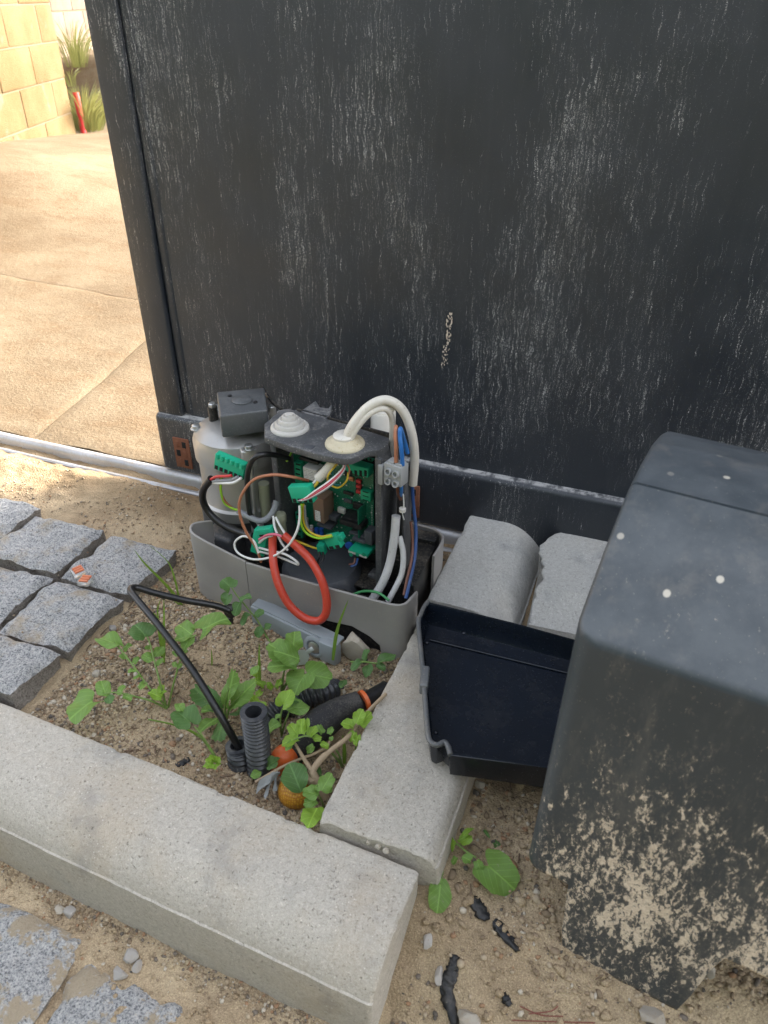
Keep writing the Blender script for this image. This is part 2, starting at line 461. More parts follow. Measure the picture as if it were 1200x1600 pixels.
M['white_cable'] = m_plastic('white_pvc', (0.66, 0.63, 0.56), 0.42, 0.22, (0.36, 0.28, 0.18), 120)
M['grey_cable'] = m_plastic('pale_grey_pvc', (0.50, 0.50, 0.50), 0.45, 0.3, (0.25, 0.21, 0.16), 120)
M['mid_grey_cable'] = m_flat('mid_grey_pvc', (0.26, 0.27, 0.29), 0.42)
M['black_cable'] = m_flat('black_rubber', (0.011, 0.011, 0.012), 0.28, 0.04)
M['red_cable'] = m_flat('red_pvc', (0.52, 0.052, 0.028), 0.34, 0.10)
M['red_wire'] = m_flat('red_wire', (0.55, 0.03, 0.035), 0.35)
M['pink_wire'] = m_flat('pink_wire', (0.68, 0.14, 0.22), 0.35)
M['brown_wire'] = m_flat('brown_wire', (0.40, 0.16, 0.085), 0.4)
M['dark_brown_wire'] = m_flat('dark_brown_wire', (0.14, 0.055, 0.035), 0.4)
M['blue_wire'] = m_flat('blue_wire', (0.02, 0.14, 0.42), 0.35)
M['navy_wire'] = m_flat('dark_blue_wire', (0.015, 0.06, 0.20), 0.35)
M['yellow_wire'] = m_flat('yellow_wire', (0.62, 0.44, 0.03), 0.35)
M['teal_wire'] = m_flat('teal_wire', (0.02, 0.20, 0.19), 0.35)
M['lime_wire'] = m_flat('lime_wire', (0.30, 0.58, 0.03), 0.35)
M['green_wire'] = m_flat('green_wire', (0.05, 0.26, 0.09), 0.35)
M['white_wire'] = m_flat('white_wire', (0.72, 0.72, 0.70), 0.35, 0.05)
M['grommet'] = m_plastic('grommet_white', (0.62, 0.60, 0.56), 0.6, 0.25, (0.45, 0.36, 0.22))
M['grommet_old'] = m_plastic('grommet_yellowed', (0.56, 0.50, 0.36), 0.6, 0.5, (0.40, 0.30, 0.13))
M['term_grey'] = m_plastic('terminal_grey', (0.31, 0.32, 0.32), 0.5, 0.25)
M['chip'] = m_flat('chip_black', (0.012, 0.012, 0.013), 0.4)
M['chip_grey'] = m_flat('component_grey', (0.065, 0.07, 0.08), 0.45)
M['comp_white'] = m_flat('component_white', (0.58, 0.57, 0.54), 0.5)
M['red_led'] = m_flat('red_part', (0.45, 0.035, 0.035), 0.3)
M['blue_part'] = m_flat('blue_part', (0.02, 0.10, 0.42), 0.35)
M['copper'] = m_flat('copper_coil', (0.60, 0.26, 0.14), 0.35, metal=0.6)
M['rust'] = m_plastic('rusty_steel', (0.17, 0.062, 0.032), 0.85, 0.5, (0.30, 0.16, 0.09), 160, 0.6)
M['dark_void'] = m_flat('void_shade_black', (0.004, 0.004, 0.005), 0.8)  # near-black colour stands in for the shade inside slots and openings
M['pale_green_plastic'] = m_flat('aged_translucent_plastic', (0.33, 0.34, 0.24), 0.45, 0.25)
M['orange'] = m_plastic('orange_plastic', (0.62, 0.11, 0.018), 0.45, 0.25)
M['red_paint'] = m_flat('red_paint', (0.48, 0.022, 0.025), 0.5)
M['char'] = m_plastic('charred_plastic', (0.012, 0.012, 0.014), 0.5, 0.25, (0.20, 0.18, 0.15), 160, 1.0)
M['conduit'] = m_plastic('black_conduit', (0.034, 0.037, 0.043), 0.30, 0.18, (0.34, 0.32, 0.28))
M['twig'] = m_plastic('dry_wood', (0.36, 0.27, 0.175), 0.8, 0.3, (0.20, 0.14, 0.09), 300, 0.6)
M['dead_leaf'] = m_flat('dead_leaf', (0.24, 0.25, 0.24), 0.7, 0.2)
M['rock'] = m_plastic('pale_rock', (0.40, 0.36, 0.30), 0.9, 0.5, (0.30, 0.23, 0.15), 120, 1.0)
M['quartz'] = m_plastic('white_rock', (0.38, 0.355, 0.325), 0.8, 0.3, (0.34, 0.27, 0.19), 160, 0.8)
def make_pcb():
    n = NB('circuit_board_green')
    spk = n.mr(n.noise(900, 2, 0.6), 0.63, 0.67); rows = n.mr(n.noise(260, 2, 0.6), 0.50, 0.60)
    tr = n.mr(n.voro(330, None, 'DISTANCE_TO_EDGE', 'Distance'), 0.10, 0.05)
    c = n.mix(n.math('MULTIPLY', tr, 0.5), (0.006, 0.115, 0.065), (0.012, 0.21, 0.115))
    c = n.mix(n.math('MULTIPLY', n.math('MULTIPLY', spk, rows), 0.9), c, (0.55, 0.58, 0.52))
    return n.out(c, 0.35)
M['pcb'] = make_pcb()
def make_relay():
    n = NB('smoky_clear_plastic')
    return n.out((0.36, 0.24, 0.17), 0.12, Transmission_Weight=0.45, IOR=1.3)
M['smoky'] = make_relay()
def make_label():
    n = NB('printed_label')
    line = n.math('MULTIPLY', n.mr(n.math('SINE', n.math('MULTIPLY', n.sep(n.pos, 2), 2300.0)), 0.1, 0.5), n.mr(n.noise(900, 2, 0.6, n.scale(n.pos, (1, 1, 0.3))), 0.46, 0.54))
    return n.out(n.mix(n.math('MULTIPLY', line, 0.7), (0.66, 0.65, 0.62), (0.05, 0.05, 0.05)), 0.5)
M['label'] = make_label()
def make_leaf(name, a, b, tr):
    n = NB(name)
    uv = n.t.nodes.new('ShaderNodeUVMap').outputs[0]
    u = n.sep(uv, 0); v = n.sep(uv, 1)
    av = n.math('ABSOLUTE', v)
    mid = n.mr(av, 0.035, 0.008)
    w = n.math('SINE', n.math('MULTIPLY', n.math('SUBTRACT', u, n.math('MULTIPLY', av, 0.9)), 34.0))
    side = n.math('MULTIPLY', n.mr(w, 0.90, 0.995), 0.6)
    vein = n.math('MAXIMUM', mid, side)
    oi = n.t.nodes.new('ShaderNodeObjectInfo').outputs['Random']
    base = n.mix(n.math('ADD', n.math('MULTIPLY', n.noise(50, 3), 0.6), n.math('MULTIPLY', oi, 0.4)), a, b)
    c = n.mix(n.math('MULTIPLY', vein, 0.6), base, tuple(min(1, x * 1.6) for x in b))
    spk = n.math('MULTIPLY', n.mr(n.noise(330, 2), 0.68, 0.74), 0.5)
    c = n.mix(spk, c, (0.36, 0.31, 0.22))
    h = n.math('ADD', n.math('MULTIPLY', vein, -0.6), n.noise(120, 3))
    n.out(c, 0.48, n.bump(h, 0.35, 0.0015), spec=0.35)
    tl = n.t.nodes.new('ShaderNodeBsdfTranslucent'); n.L(n.mix(0.5, c, tr), tl.inputs['Color'])
    ms = n.t.nodes.new('ShaderNodeMixShader'); ms.inputs[0].default_value = 0.32
    outn = n.t.nodes['Material Output']
    n.L(n.b.outputs[0], ms.inputs[1]); n.L(tl.outputs[0], ms.inputs[2]); n.L(ms.outputs[0], outn.inputs['Surface'])
    return n.m
M['leaf'] = make_leaf('leaf_green', (0.135, 0.25, 0.050), (0.22, 0.37, 0.09), (0.24, 0.42, 0.06))
M['leaf_dark'] = make_leaf('leaf_dark_green', (0.075, 0.16, 0.045), (0.125, 0.235, 0.075), (0.16, 0.32, 0.06))
M['leaf_bright'] = make_leaf('leaf_bright_green', (0.19, 0.34, 0.04), (0.29, 0.46, 0.065), (0.40, 0.60, 0.06))
M['stem'] = m_flat('stem_green', (0.16, 0.25, 0.06), 0.5, 0.1)
M['dry_grass'] = make_leaf('dry_grass_blade', (0.10, 0.13, 0.035), (0.20, 0.19, 0.07), (0.25, 0.25, 0.08))
M['grass'] = make_leaf('grass_blade', (0.13, 0.24, 0.035), (0.20, 0.34, 0.05), (0.35, 0.5, 0.07))
def make_cover():
    n = NB('cover_plastic')
    pz = n.sep(n.pos, 2)
    big = n.noise(6, 4, 0.6)
    base = n.mix(n.mr(big, 0.3, 0.7), (0.034, 0.044, 0.053), (0.047, 0.058, 0.068))
    upm = n.mr(n.sep(n.nrm, 2), 0.3, 0.8)
    base = n.mix(n.math('MULTIPLY', upm, n.mr(n.noise(18, 5, 0.65), 0.35, 0.75, 0.08, 0.26)), base, (0.24, 0.255, 0.265))
    v = n.scale(n.pos, (1, 1, 0.42))
    blot = n.noise(250, 5, 0.72, n.scale(n.pos, (1, 1, 0.5)), 0.5); mid_ = n.noise(75, 4, 0.65, n.scale(n.pos, (1, 1, 0.33)), 0.5); patch = n.noise(12, 3, 0.6, v); fine = n.noise(420, 3, 0.6)
    hm = n.mr(pz, 0.13, 0.42, 0.055, -0.115, False)
    hm2 = n.mr(pz, 0.08, -0.02, 0.0, -0.04, False)
    s = n.math('ADD', n.math('ADD', n.math('MULTIPLY', blot, 0.56), n.math('MULTIPLY', patch, 0.16)), n.math('ADD', n.math('ADD', hm, hm2), n.math('MULTIPLY', mid_, 0.42)))
    nside = n.mr(n.sep(n.nrm, 1), -0.25, -0.6)
    xm = n.mr(n.sep(n.pos, 0), -0.02, 0.03, -0.05, 0.0)
    s = n.math('ADD', s, xm)
    mask = n.math('MULTIPLY', n.math('MULTIPLY', n.mr(s, 0.612, 0.655), nside), 0.97)
    halo = n.math('MULTIPLY', n.math('MULTIPLY', n.mr(s, 0.535, 0.66), nside), 0.30)
    base = n.mix(halo, base, (0.40, 0.34, 0.27))
    dirtc = n.mix(n.mr(fine, 0.35, 0.65), (0.58, 0.48, 0.37), (0.76, 0.66, 0.54))
    c = n.mix(mask, base, dirtc)
    film = n.math('MULTIPLY', n.mr(n.noise(34, 4, 0.7, n.scale(n.pos, (1, 1, 0.25))), 0.5, 0.75), 0.26)
    c = n.mix(film, c, (0.22, 0.20, 0.175))
    dots = n.math('MULTIPLY', n.mr(n.voro(15, None, 'F1', 'Distance', 1.0, '2D'), 0.050, 0.034), n.mr(n.voro(15, None, 'F1', 'Color', 1.0, '2D'), 0.33, 0.38))
    c = n.mix(n.math('MULTIPLY', dots, n.math('MULTIPLY', upm, 0.85)), c, (0.60, 0.55, 0.46))
    spk = n.math('MULTIPLY', n.mr(n.noise(520, 2), 0.70, 0.75), 0.4)
    c = n.mix(spk, c, (0.45, 0.40, 0.32))
    return n.out(c, n.math('ADD', 0.42, n.math('MULTIPLY', mask, 0.45)), n.bump(n.math('ADD', n.math('MULTIPLY', mask, 1.2), n.math('MULTIPLY', n.noise(900, 2), 0.12)), 0.5, 0.0016))
M['cover'] = make_cover()
def make_yellow():
    n = NB('yellow_dimpled')
    cell = n.voro(330, None, 'F1', 'Distance', 0.25)
    c = n.mix(n.mr(cell, 0.2, 0.6), (0.52, 0.27, 0.02), (0.36, 0.15, 0.01))
    return n.out(c, 0.55, n.bump(cell, 0.8, 0.0012))
M['yellow'] = make_yellow()
def make_clear():
    n = NB('clear_plastic')
    return n.out((0.75, 0.74, 0.72), 0.15, Transmission_Weight=0.6, IOR=1.25)
M['clear'] = make_clear()
M['wago'] = m_flat('orange_lever', (0.55, 0.16, 0.07), 0.4)

# ------------------------------------------------------------------ setting: ground
KA = math.atan2(-0.025, 0.595)                # direction of the front kerb
KE1 = np.array([math.cos(KA), math.sin(KA)]); KE2 = np.array([-math.sin(KA), math.cos(KA)])
KB = np.array([-0.132, 0.448])                # back right top corner of the front kerb
def kerb_v(x, y):                             # distance in front (-) or behind (+) of the kerb's back edge
    return (x - KB[0]) * KE2[0] + (y - KB[1]) * KE2[1]
def ground_h(x, y):
    x = np.asarray(x, float); y = np.asarray(y, float)
    kv = kerb_v(x, y)
    bed = 0.002 - 0.034 * np.exp(-(((x + 0.33) / 0.13) ** 2 + ((y - 0.60) / 0.15) ** 2)) - 0.010 * sstep(0.62, 0.48, y)
    bed = bed - 0.02 * sstep(1.0, 1.06, y)
    front = -0.093 + 0 * x
    left = sstep(-0.07, -0.05, kv)
    z = front * (1 - left) + bed * left
    right = -0.021 - 0.067 * sstep(0.475, 0.31, y) - 0.006 * sstep(0.02, 0.25, x)
    rmask = sstep(-0.20, -0.14, x)
    z = z * (1 - rmask) + right * rmask
    z = z - 0.016 * sstep(1.12, 1.16, y)
    z = z + 0.004 * sstep(-0.152, -0.129, kv) * sstep(-0.10, -0.14, x) * (kv < -0.06) * (0.6 + 1.2 * fbm(x, y, 25, 2, 41))
    z = z + 0.008 * sstep(-0.085, -0.112, x) * sstep(-0.14, -0.12, x) * sstep(0.44, 0.47, y)
    amp = 0.010
    near = sstep(3.0, 1.5, np.hypot(x, y))
    z = z + 0.004 * sstep(-0.692, -0.702, x) * sstep(0.845, 0.83, y) * sstep(0.0, 0.01, kv)
    z = z + near * (amp * fbm(x, y, 9, 3, 3) + 0.0050 * fbm(x, y, 45, 3, 9) + 0.0022 * fbm(x, y, 170, 2, 21))
    return z
def axis_pts(a, b, step, far0, far1):
    d = list(np.arange(a, b, step))
    lo, s = [], step
    q = a
    while q > far0: s *= 1.5; q -= s; lo.append(q)
    hi, s = [], step
    q = d[-1]
    while q < far1: s *= 1.5; q += s; hi.append(q)
    return np.array(lo[::-1] + d + hi)
gx = axis_pts(-1.45, 0.62, 0.005, -60, 60); gy = axis_pts(0.08, 1.18, 0.005, -40, 80)
GX, GY = np.meshgrid(gx, gy, indexing='ij')
GZ = ground_h(GX, GY)
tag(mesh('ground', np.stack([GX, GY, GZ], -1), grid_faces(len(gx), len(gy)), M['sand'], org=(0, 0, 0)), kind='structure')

# driveway behind the gate: three cast slabs with open joints, banked up against the wall
WD = np.array([-0.36, 0.933]); WD = WD / np.linalg.norm(WD)
WN = np.array([WD[1], -WD[0]])
WP = np.array([-4.114, 4.72])                  # far corner of the wall
def drive_h(x, y):
    s = (x - WP[0]) * WD[0] + (y - WP[1]) * WD[1]; d = (x - WP[0]) * WN[0] + (y - WP[1]) * WN[1]
    z = 0.13 * np.clip(-s / 1.27, 0, 1.5) * sstep(1.6, 0.0, d) * sstep(-3.0, -1.9, s)
    return z + 0.004 * fbm(x, y, 1.3, 4, 31) + 0.003 * fbm(x, y, 11, 3, 37) - 0.002
drive = thing('driveway', (-1.5, 2.5, 0), None, None); tag(drive, kind='structure')
def slab(c00, c10, c11, c01, nu, nv):
    c = [np.array(p, float) for p in (c00, c10, c11, c01)]
    V = []
    for i in range(nu):
        for j in range(nv):
            a, b = i / (nu - 1), j / (nv - 1)
            p = c[0] * (1 - a) * (1 - b) + c[1] * a * (1 - b) + c[2] * a * b + c[3] * (1 - a) * b
            wob = 0.018 * fbm(p[0], p[1], 5, 3, 51)
            e = np.array([min(a, 1 - a) * np.linalg.norm(c[1] - c[0]), min(b, 1 - b) * np.linalg.norm(c[3] - c[0])]).min()
            drop = 0.003 * (1 - sstep(0, 0.010, e))
            V.append((p[0] + wob, p[1] + wob * 0.8, float(drive_h(p[0], p[1])) - drop))
    o = mesh('slab', V, grid_faces(nu, nv), M['drive'], drive)
    return o
j0, j1 = np.array([-1.245, 1.125]), np.array([-1.43, 1.95])
slab((-3.6, 1.110), j0 - (0.0005, 0.015), j1 - (0.0005, 0), (-3.6, 2.09), 120, 50)
slab(j0 + (0.0005, -0.015), (2.2, 1.110), (2.2, 1.716), j1 + (0.0005, 0), 150, 40)
slab((-9.0, 2.441), (2.4, 1.706), (2.4, 7.2), (-9.0, 7.2), 150, 90)

# ------------------------------------------------------------------ block wall, far wall, post, weeds by the wall
wall = thing('block_wall', (*WP, 0), 'yellow sandstone block wall behind the driveway, topmost left of the photo', 'wall')
BH = 0.207
def wall_pt(s, d, z): q = WP + WD * s + WN * d; return (q[0], q[1], z)
fbox('mortar_core', wall_pt(-1.9, -0.0925, 0.9), (*WD, 0), (*WN, 0), AZ, (3.78, 0.19, 2.2), M['mortar'], wall, 0)
for r_ in range(-1, 7):
    z0 = 0.128 + r_ * BH
    s = -0.004 - (0.0 if r_ % 2 else 0.27)
    if not r_ % 2: spans = [(-0.27, 0.0)]
    else: spans = []
    while s > -3.7:
        spans.append((s - 0.51, s)); s -= 0.51
    for a, b in spans:
        o = fbox('block', wall_pt((a + b) / 2, -0.09 + random.uniform(-0.004, 0.004), z0 + BH / 2), (*WD, 0), (*WN, 0), AZ,
                 (b - a - 0.007, 0.20, BH - 0.006), M['block'], wall, 0.010, 3)
wall2 = thing('garden_wall', wall_pt(3.0, -0.62, 0), 'pale pinkish block wall farther back beside the gate edge', 'wall')
M['block2'] = m_plastic('pinkish_block', (0.105, 0.076, 0.056), 0.95, 0.4, (0.30, 0.22, 0.15), 60, 0.6)
fbox('mortar_core', wall_pt(3.0, -0.62, 1.15), (*WD, 0), (*WN, 0), AZ, (5.0, 0.15, 3.1), M['mortar'], wall2, 0)
for r_ in range(0, 13):
    for k in range(10):
        s0 = 0.5 + 0.5 * k + (0.25 if r_ % 2 else 0)
        fbox('block', wall_pt(s0 + 0.25, -0.62, -0.2 + (r_ + 0.5) * 0.22), (*WD, 0), (*WN, 0), AZ, (0.492, 0.17, 0.213), M['block2'], wall2, 0.008)
pq = wall_pt(0.03, 0.03, 0.0)
pt = PZ(104, 150, 0.23)
post = tube('stake', [wall_pt(0.035, 0.045, -0.1), wall_pt(0.035, 0.045, 0.1), wall_pt(0.045, 0.04, 0.245)], 0.021, M['red_paint'], n=8, sides=12)
tag(post, 'short red painted stake at the corner of the sandstone wall', 'stake')
def rockmesh(name, loc, size, mat, parent=None, seed=0, sub=2, sq=(1, 1, 1), rough=0.35, sharp=False):
    bm = bmesh.new(); bmesh.ops.create_icosphere(bm, subdivisions=sub, radius=0.5)
    r_ = random.Random(seed)
    dirs = [Vector((r_.gauss(0, 1), r_.gauss(0, 1), r_.gauss(0, 1))).normalized() for _ in range(9)]
    cut = [r_.uniform(0.5 - rough * 0.62, 0.46) for _ in range(9)]
    for v in bm.verts:
        for d, c in zip(dirs, cut):
            t = v.co.dot(d)
            if t > c: v.co -= d * (t - c)
        v.co *= 1 + r_.uniform(-0.015, 0.015)
        v.co = Vector((v.co.x * size * sq[0] + loc[0], v.co.y * size * sq[1] + loc[1], v.co.z * size * sq[2] + loc[2]))
    return bmobj(name, bm, mat, parent, True, 18)
def blade_mesh(name, nseg=8):
    V, F, UV = [], [], []
    for i in range(nseg + 1):
        t = i / nseg; w = 0.5 * (1 - t) ** 0.7 * (0.6 + 0.4 * min(1, t * 4))
        zc = 0
        for s in (-1, 0, 1):
            V.append((t, s * w, abs(s) * w * 0.5)); UV.append((t, s * w))
    for i in range(nseg):
        for j in range(2):
            a = i * 3 + j; F.append([a, a + 3, a + 4, a + 1])
    return V, F, UV
def grass_blade(parent, pts, w, mat):
    path = catmull(pts, 12)
    T = np.gradient(path, axis=0); T /= np.linalg.norm(T, axis=1)[:, None]
    side = np.cross(T, np.array([fw[0], fw[1], 0.15]) / np.linalg.norm([fw[0], fw[1], 0.15]))
    side /= np.linalg.norm(side, axis=1)[:, None] + 1e-9
    V, F, uv = [], [], []
    for i, p in enumerate(path):
        t = i / 11; ww = w * 0.5 * (1 - t) ** 0.6 * (0.55 + 0.45 * min(1, t * 3)); nn = np.cross(side[i], T[i])
        V += [p - side[i] * ww + nn * ww * .4, p, p + side[i] * ww + nn * ww * .4]; uv += [(t, -.3), (t, 0), (t, .3)]
    for i in range(11):
        for j in range(2):
            a = i * 3 + j; F.append([a, a + 3, a + 4, a + 1])
    o = mesh('blade', V, F, mat, parent)
    add_uv(o.data, uv)
    return o
def add_uv(me, uv):
    l = me.uv_layers.new(name='UVMap')
    idx = np.empty(len(me.loops), int); me.loops.foreach_get('vertex_index', idx)
    l.data.foreach_set('uv', np.asarray(uv, float)[idx].ravel())
# bank of rubble and tall grass by the wall corner
bank = thing('dirt_bank', (-4.6, 5.6, 0), 'mound of tan rubble and soil beside the end of the sandstone wall', 'mound')
def bankh(x, y): return 0.42 * sstep(0.0, 0.9, (x + 4.15) * -0.36 * 0 + (y - 4.95)) * sstep(-3.7, -4.1, x - 0.35 * (y - 4.9)) + 0.10 * fbm(x, y, 3, 4, 71) - 0.05
bx_, by_ = np.linspace(-6.2, -3.4, 70), np.linspace(4.85, 7.6, 60)
BX, BY = np.meshgrid(bx_, by_, indexing='ij')
mesh('soil', np.stack([BX, BY, bankh(BX, BY)], -1), grid_faces(70, 60), M['drive'], bank)
def tuft(label, u, v, z, n, hgt, spread, grp):
    b = PZ(u, v, z)
    t = thing('grass_tuft', b, label, 'grass tuft', grp)
    for k in range(n):
        a = random.uniform(0, 2 * math.pi); d = random.uniform(0.1, 1) * spread
        h = hgt * random.uniform(0.55, 1.0)
        p0 = b + np.array([math.cos(a) * d * 0.35, math.sin(a) * d * 0.35, -0.03])
        p1 = b + np.array([math.cos(a) * d * 0.7, math.sin(a) * d * 0.7, h * 0.6]); p2 = b + np.array([math.cos(a) * d * 1.5, math.sin(a) * d * 1.5, h])
        grass_blade(t, [p0, p1, p2], 0.007, M['dry_grass'])
    return t
tuft('dense green grass tuft beside the red stake', 136, 203, 0.0, 220, 0.30, 0.30, 'grass by the wall')
tuft('small green grass tuft high on the rubble mound', 118, 98, 0.36, 70, 0.30, 0.24, 'grass by the wall')
tuft('thin grass tuft halfway up the rubble mound', 112, 128, 0.25, 16, 0.10, 0.10, 'grass by the wall')

# ------------------------------------------------------------------ sliding gate and its rail
gate = thing('sliding_gate', (0.9, 1.12, 0), 'dark anthracite sheet metal sliding gate streaked with dried run-off', 'gate')
GT = 2.2; GXR = 4.4
# panel sheet, slightly uneven
px = np.linspace(-0.825, GXR - 0.05, 90); pz = np.linspace(0.12, GT - 0.04, 50)
PXg, PZg = np.meshgrid(px, pz, indexing='ij')
PYg = 1.106 + 0.0022 * fbm(PXg, PZg, 3, 3, 5)
mesh('panel', np.stack([PXg, PYg, PZg], -1), [f[::-1] for f in grid_faces(90, 50)][::1], M['gate'], gate)
box('panel_back', -0.825, GXR - 0.05, 1.118, 1.124, 0.12, GT - 0.04, M['gate'], gate, 0)
box('stile', -0.893, -0.838, 1.096, 1.140, 0.126, GT, M['gate'], gate, 0.004, 3)
box('stile', GXR - 0.055, GXR, 1.096, 1.140, 0.126, GT, M['gate'], gate, 0.004, 3)
box('glazing_bead', -0.838, -0.819, 1.103, 1.122, 0.13, GT - 0.04, M['gate'], gate, 0.006, 3)
box('top_rail', -0.836, GXR - 0.057, 1.094, 1.140, GT - 0.06, GT - 0.002, M['gate'], gate, 0.004, 3)
box('bottom_rail', -0.900, GXR, 1.088, 1.142, 0.002, 0.128, M['gate'], gate, 0.012, 5)
def wheel_plate(x0, x1, z0, z1):
    p = box('axle_plate', x0, x1, 1.0850, 1.090, z0, z1, M['rust'], gate, 0.002)
    w, h = (x1 - x0), (z1 - z0)
    for i in range(2):
        for k in range(3):
            a = x0 + w * (0.16 + 0.42 * i); c = z0 + h * (0.10 + 0.30 * k)
            box('slot', a, a + w * 0.24, 1.0840, 1.0865, c, c + h * 0.20, M['dark_void'] if (i + k) % 2 else M['rust'], p, 0.0008)
wheel_plate(-0.862, -0.826, 0.018, 0.084)
wheel_plate(-0.388, -0.352, 0.018, 0.084)
# track: concrete strip omitted by the soil, galvanised rail on top
rail = thing('track_rail', (-1.2, 1.08, -0.03), 'galvanised steel track rail on the ground left of the gate', 'rail')
def sweep_x(name, prof, x0, x1, nx, mat, parent, amp=0.0):
    prof = np.asarray(prof, float); V = []
    for x in np.linspace(x0, x1, nx):
        for (y, z) in prof: V.append((x, y, z + amp * float(fbm(x, y, 7, 2, 77))))
    return mesh(name, V, [f[::-1] for f in grid_faces(nx, len(prof))], mat, parent, autosm=40)
arc = [(1.092 + 0.012 * math.cos(a), -0.010 + 0.012 * math.sin(a)) for a in np.linspace(math.pi, 0, 9)]
sweep_x('rail_profile', [(1.052, -0.08), (1.052, -0.016), (1.055, -0.013), (1.060, -0.013), (1.063, -0.020), (1.078, -0.021)] + arc + [(1.106, -0.019), (1.126, -0.019), (1.128, -0.05)], -4.0, 3.0, 160, M['galv'], rail, 0.0012)
for x in (-1.75, -1.05):
    lathe('anchor_bolt', [(0.010, 0), (0.010, 0.005), (0.006, 0.007), (0.0, 0.007)], (x, 1.118, -0.019), M['steel'], rail, 6)

# ------------------------------------------------------------------ unseen hedgelike blocker added behind the camera to darken surfaces facing it
def make_sky_blocker():
    n = NB('sky_blocker_green')
    return n.out(n.mix(n.mr(n.noise(22, 4, 0.7), 0.35, 0.65), (0.016, 0.028, 0.012), (0.045, 0.065, 0.026)), 0.8, n.bump(n.noise(60, 4, 0.7), 1.0, 0.03), spec=0.2)
M['sky_blocker'] = make_sky_blocker()
hu, hv = np.linspace(-8, 8, 160), np.linspace(0, 1, 60)
HV = []
for a in hu:
    for b in hv:
        t = b * 3.2                                    # front face up, rounded top, back face down
        if t < 1.3: yy, zz = 0.0, -0.15 + 2.65 * t / 1.3
        elif t < 1.9: yy, zz = -1.0 * (t - 1.3) / 0.6, 2.5 + 0.18 * math.sin(math.pi * (t - 1.3) / 0.6)
        else: yy, zz = -1.0, 2.5 - 2.65 * (t - 1.9) / 1.3
        k = float(fbm(a, zz + yy, 2.3, 4, 61)) * 0.35
        HV.append((a, -2.5 + yy + (k if t < 1.6 else -k), zz + 0.4 * k))
sky_blocker = thing('sky_blocker', (0, -3.0, -0.1), 'unseen hedgelike blocker added behind the camera to cut low sky light', 'sky_blocker')
mesh('blocker_surface', HV, grid_faces(160, 60), M['sky_blocker'], sky_blocker)

# ------------------------------------------------------------------ kerbs
def kerb(name, p_back, e1, e2, length, w, ztop, drop, flat, label, mat, seed, broken=None, depth=0.15, chamfer=False):
    """p_back: start of the square (back) top edge; e1 along, e2 across towards the rounded side"""
    prof = [(0.001, -depth)] + [(0.0, ztop - 0.005 - k * 0.02) for k in (3, 2, 1)] + [(0.0, ztop - 0.005), (0.0015, ztop - 0.0015), (0.005, ztop)]
    prof += [(t, ztop) for t in np.linspace(0.005, flat, 22)[1:]]
    if chamfer:
        prof += [(t, ztop - drop * (t - flat) / (w - flat)) for t in np.linspace(flat, w, 8)[1:]]
    else:
        prof += [(flat + (w - flat) * math.sin(a), ztop - drop * (1 - math.cos(a)) / (1 - math.cos(1.15)) if False else ztop - drop * (1 - math.cos(a * 0.5 * math.pi / 1.0)) ) for a in np.linspace(0, 1, 12)[1:]]
        # x uses sin of a scaled quarter turn
        k0 = len(prof) - 11
        for i, a in enumerate(np.linspace(0, 1, 12)[1:]):
            prof[k0 + i] = (flat + (w - flat) * math.sin(a * 1.22) / math.sin(1.22), ztop - drop * (1 - math.cos(a * 1.22)) / (1 - math.cos(1.22)))
    prof += [(w + 0.0022, ztop - drop - 0.0008), (w + 0.0026, ztop - drop - 0.004)] + [(w + 0.003 + 0.0008 * k, ztop - drop - 0.004 - k * 0.02) for k in (1, 2, 3, 4)] + [(w + 0.007, -depth)]
    prof = np.array(prof); m = len(prof)
    nx = max(10, int(length / 0.006))
    ls = np.concatenate([[0, 0.0008, 0.003], np.linspace(0.006, length - 0.006, nx), [length - 0.003, length - 0.0008, length]])
    V = []
    cen = np.array([w * 0.5, ztop - 0.06])
    for l in ls:
        e = min(l, length - l)
        ins = 0.0025 * (1 - min(1, e / 0.003)) ** 2
        rag = float(fbm(l, 0, 60, 3, seed)) * 0
        for k, (a, z) in enumerate(prof):
            dv = np.array([a, z]) - cen; dv /= np.linalg.norm(dv)
            nz = 0.0011 * float(vnoise(l * 130, (a + z) * 130, seed)) + 0.0010 * float(vnoise(l * 40, (a + z) * 40, seed + 1))
            edge = 0
            if abs(k - 5) <= 1 and float(vnoise(l * 55, 3.3, seed + 5)) > 0.28: edge = -0.002
            q = np.array([a, z]) + dv * (nz - ins + edge)
            ll = l
            if broken is not None and l < 0.06: ll = l + (0.020 * (0.5 + float(fbm(a, z, 22, 3, seed + 3))) + 0.010 * float(fbm(a, z, 60, 3, seed + 6))) * (1 - l / 0.06)
            if e < 0.001: ll = ll + 0.0022 * float(fbm(a, z, 120, 3, seed + 4))
            P = np.array(p_back) + np.array(e1) * ll + np.array(e2) * q[0]
            V.append((P[0], P[1], q[1]))
    n = len(ls)
    F = grid_faces(n, m)
    F.append(list(range(m))); F.append([(n - 1) * m + k for k in range(m)][::-1])
    o = mesh(name, V, F, mat, None, True, autosm=28)
    bm = bmesh.new(); bm.from_mesh(o.data); bmesh.ops.recalc_face_normals(bm, faces=bm.faces); bm.to_mesh(o.data); bm.free()
    return tag(o, label, 'kerb', 'concrete kerb stones')
kerb('kerb_stone', KB - KE1 * 1.25, KE1, -KE2, 1.25, 0.1245, 0.025, 0.040, 0.066, 'long pale concrete kerb stone across the foreground', M['kerb'], 11)
kerb('kerb_stone', (-0.256, 0.4575), (-0.006, 1), (1, 0.006), 0.385, 0.139, 0.036, 0.014, 0.122, 'pale concrete kerb stone running from the front kerb under the black tray', M['kerb'], 12)
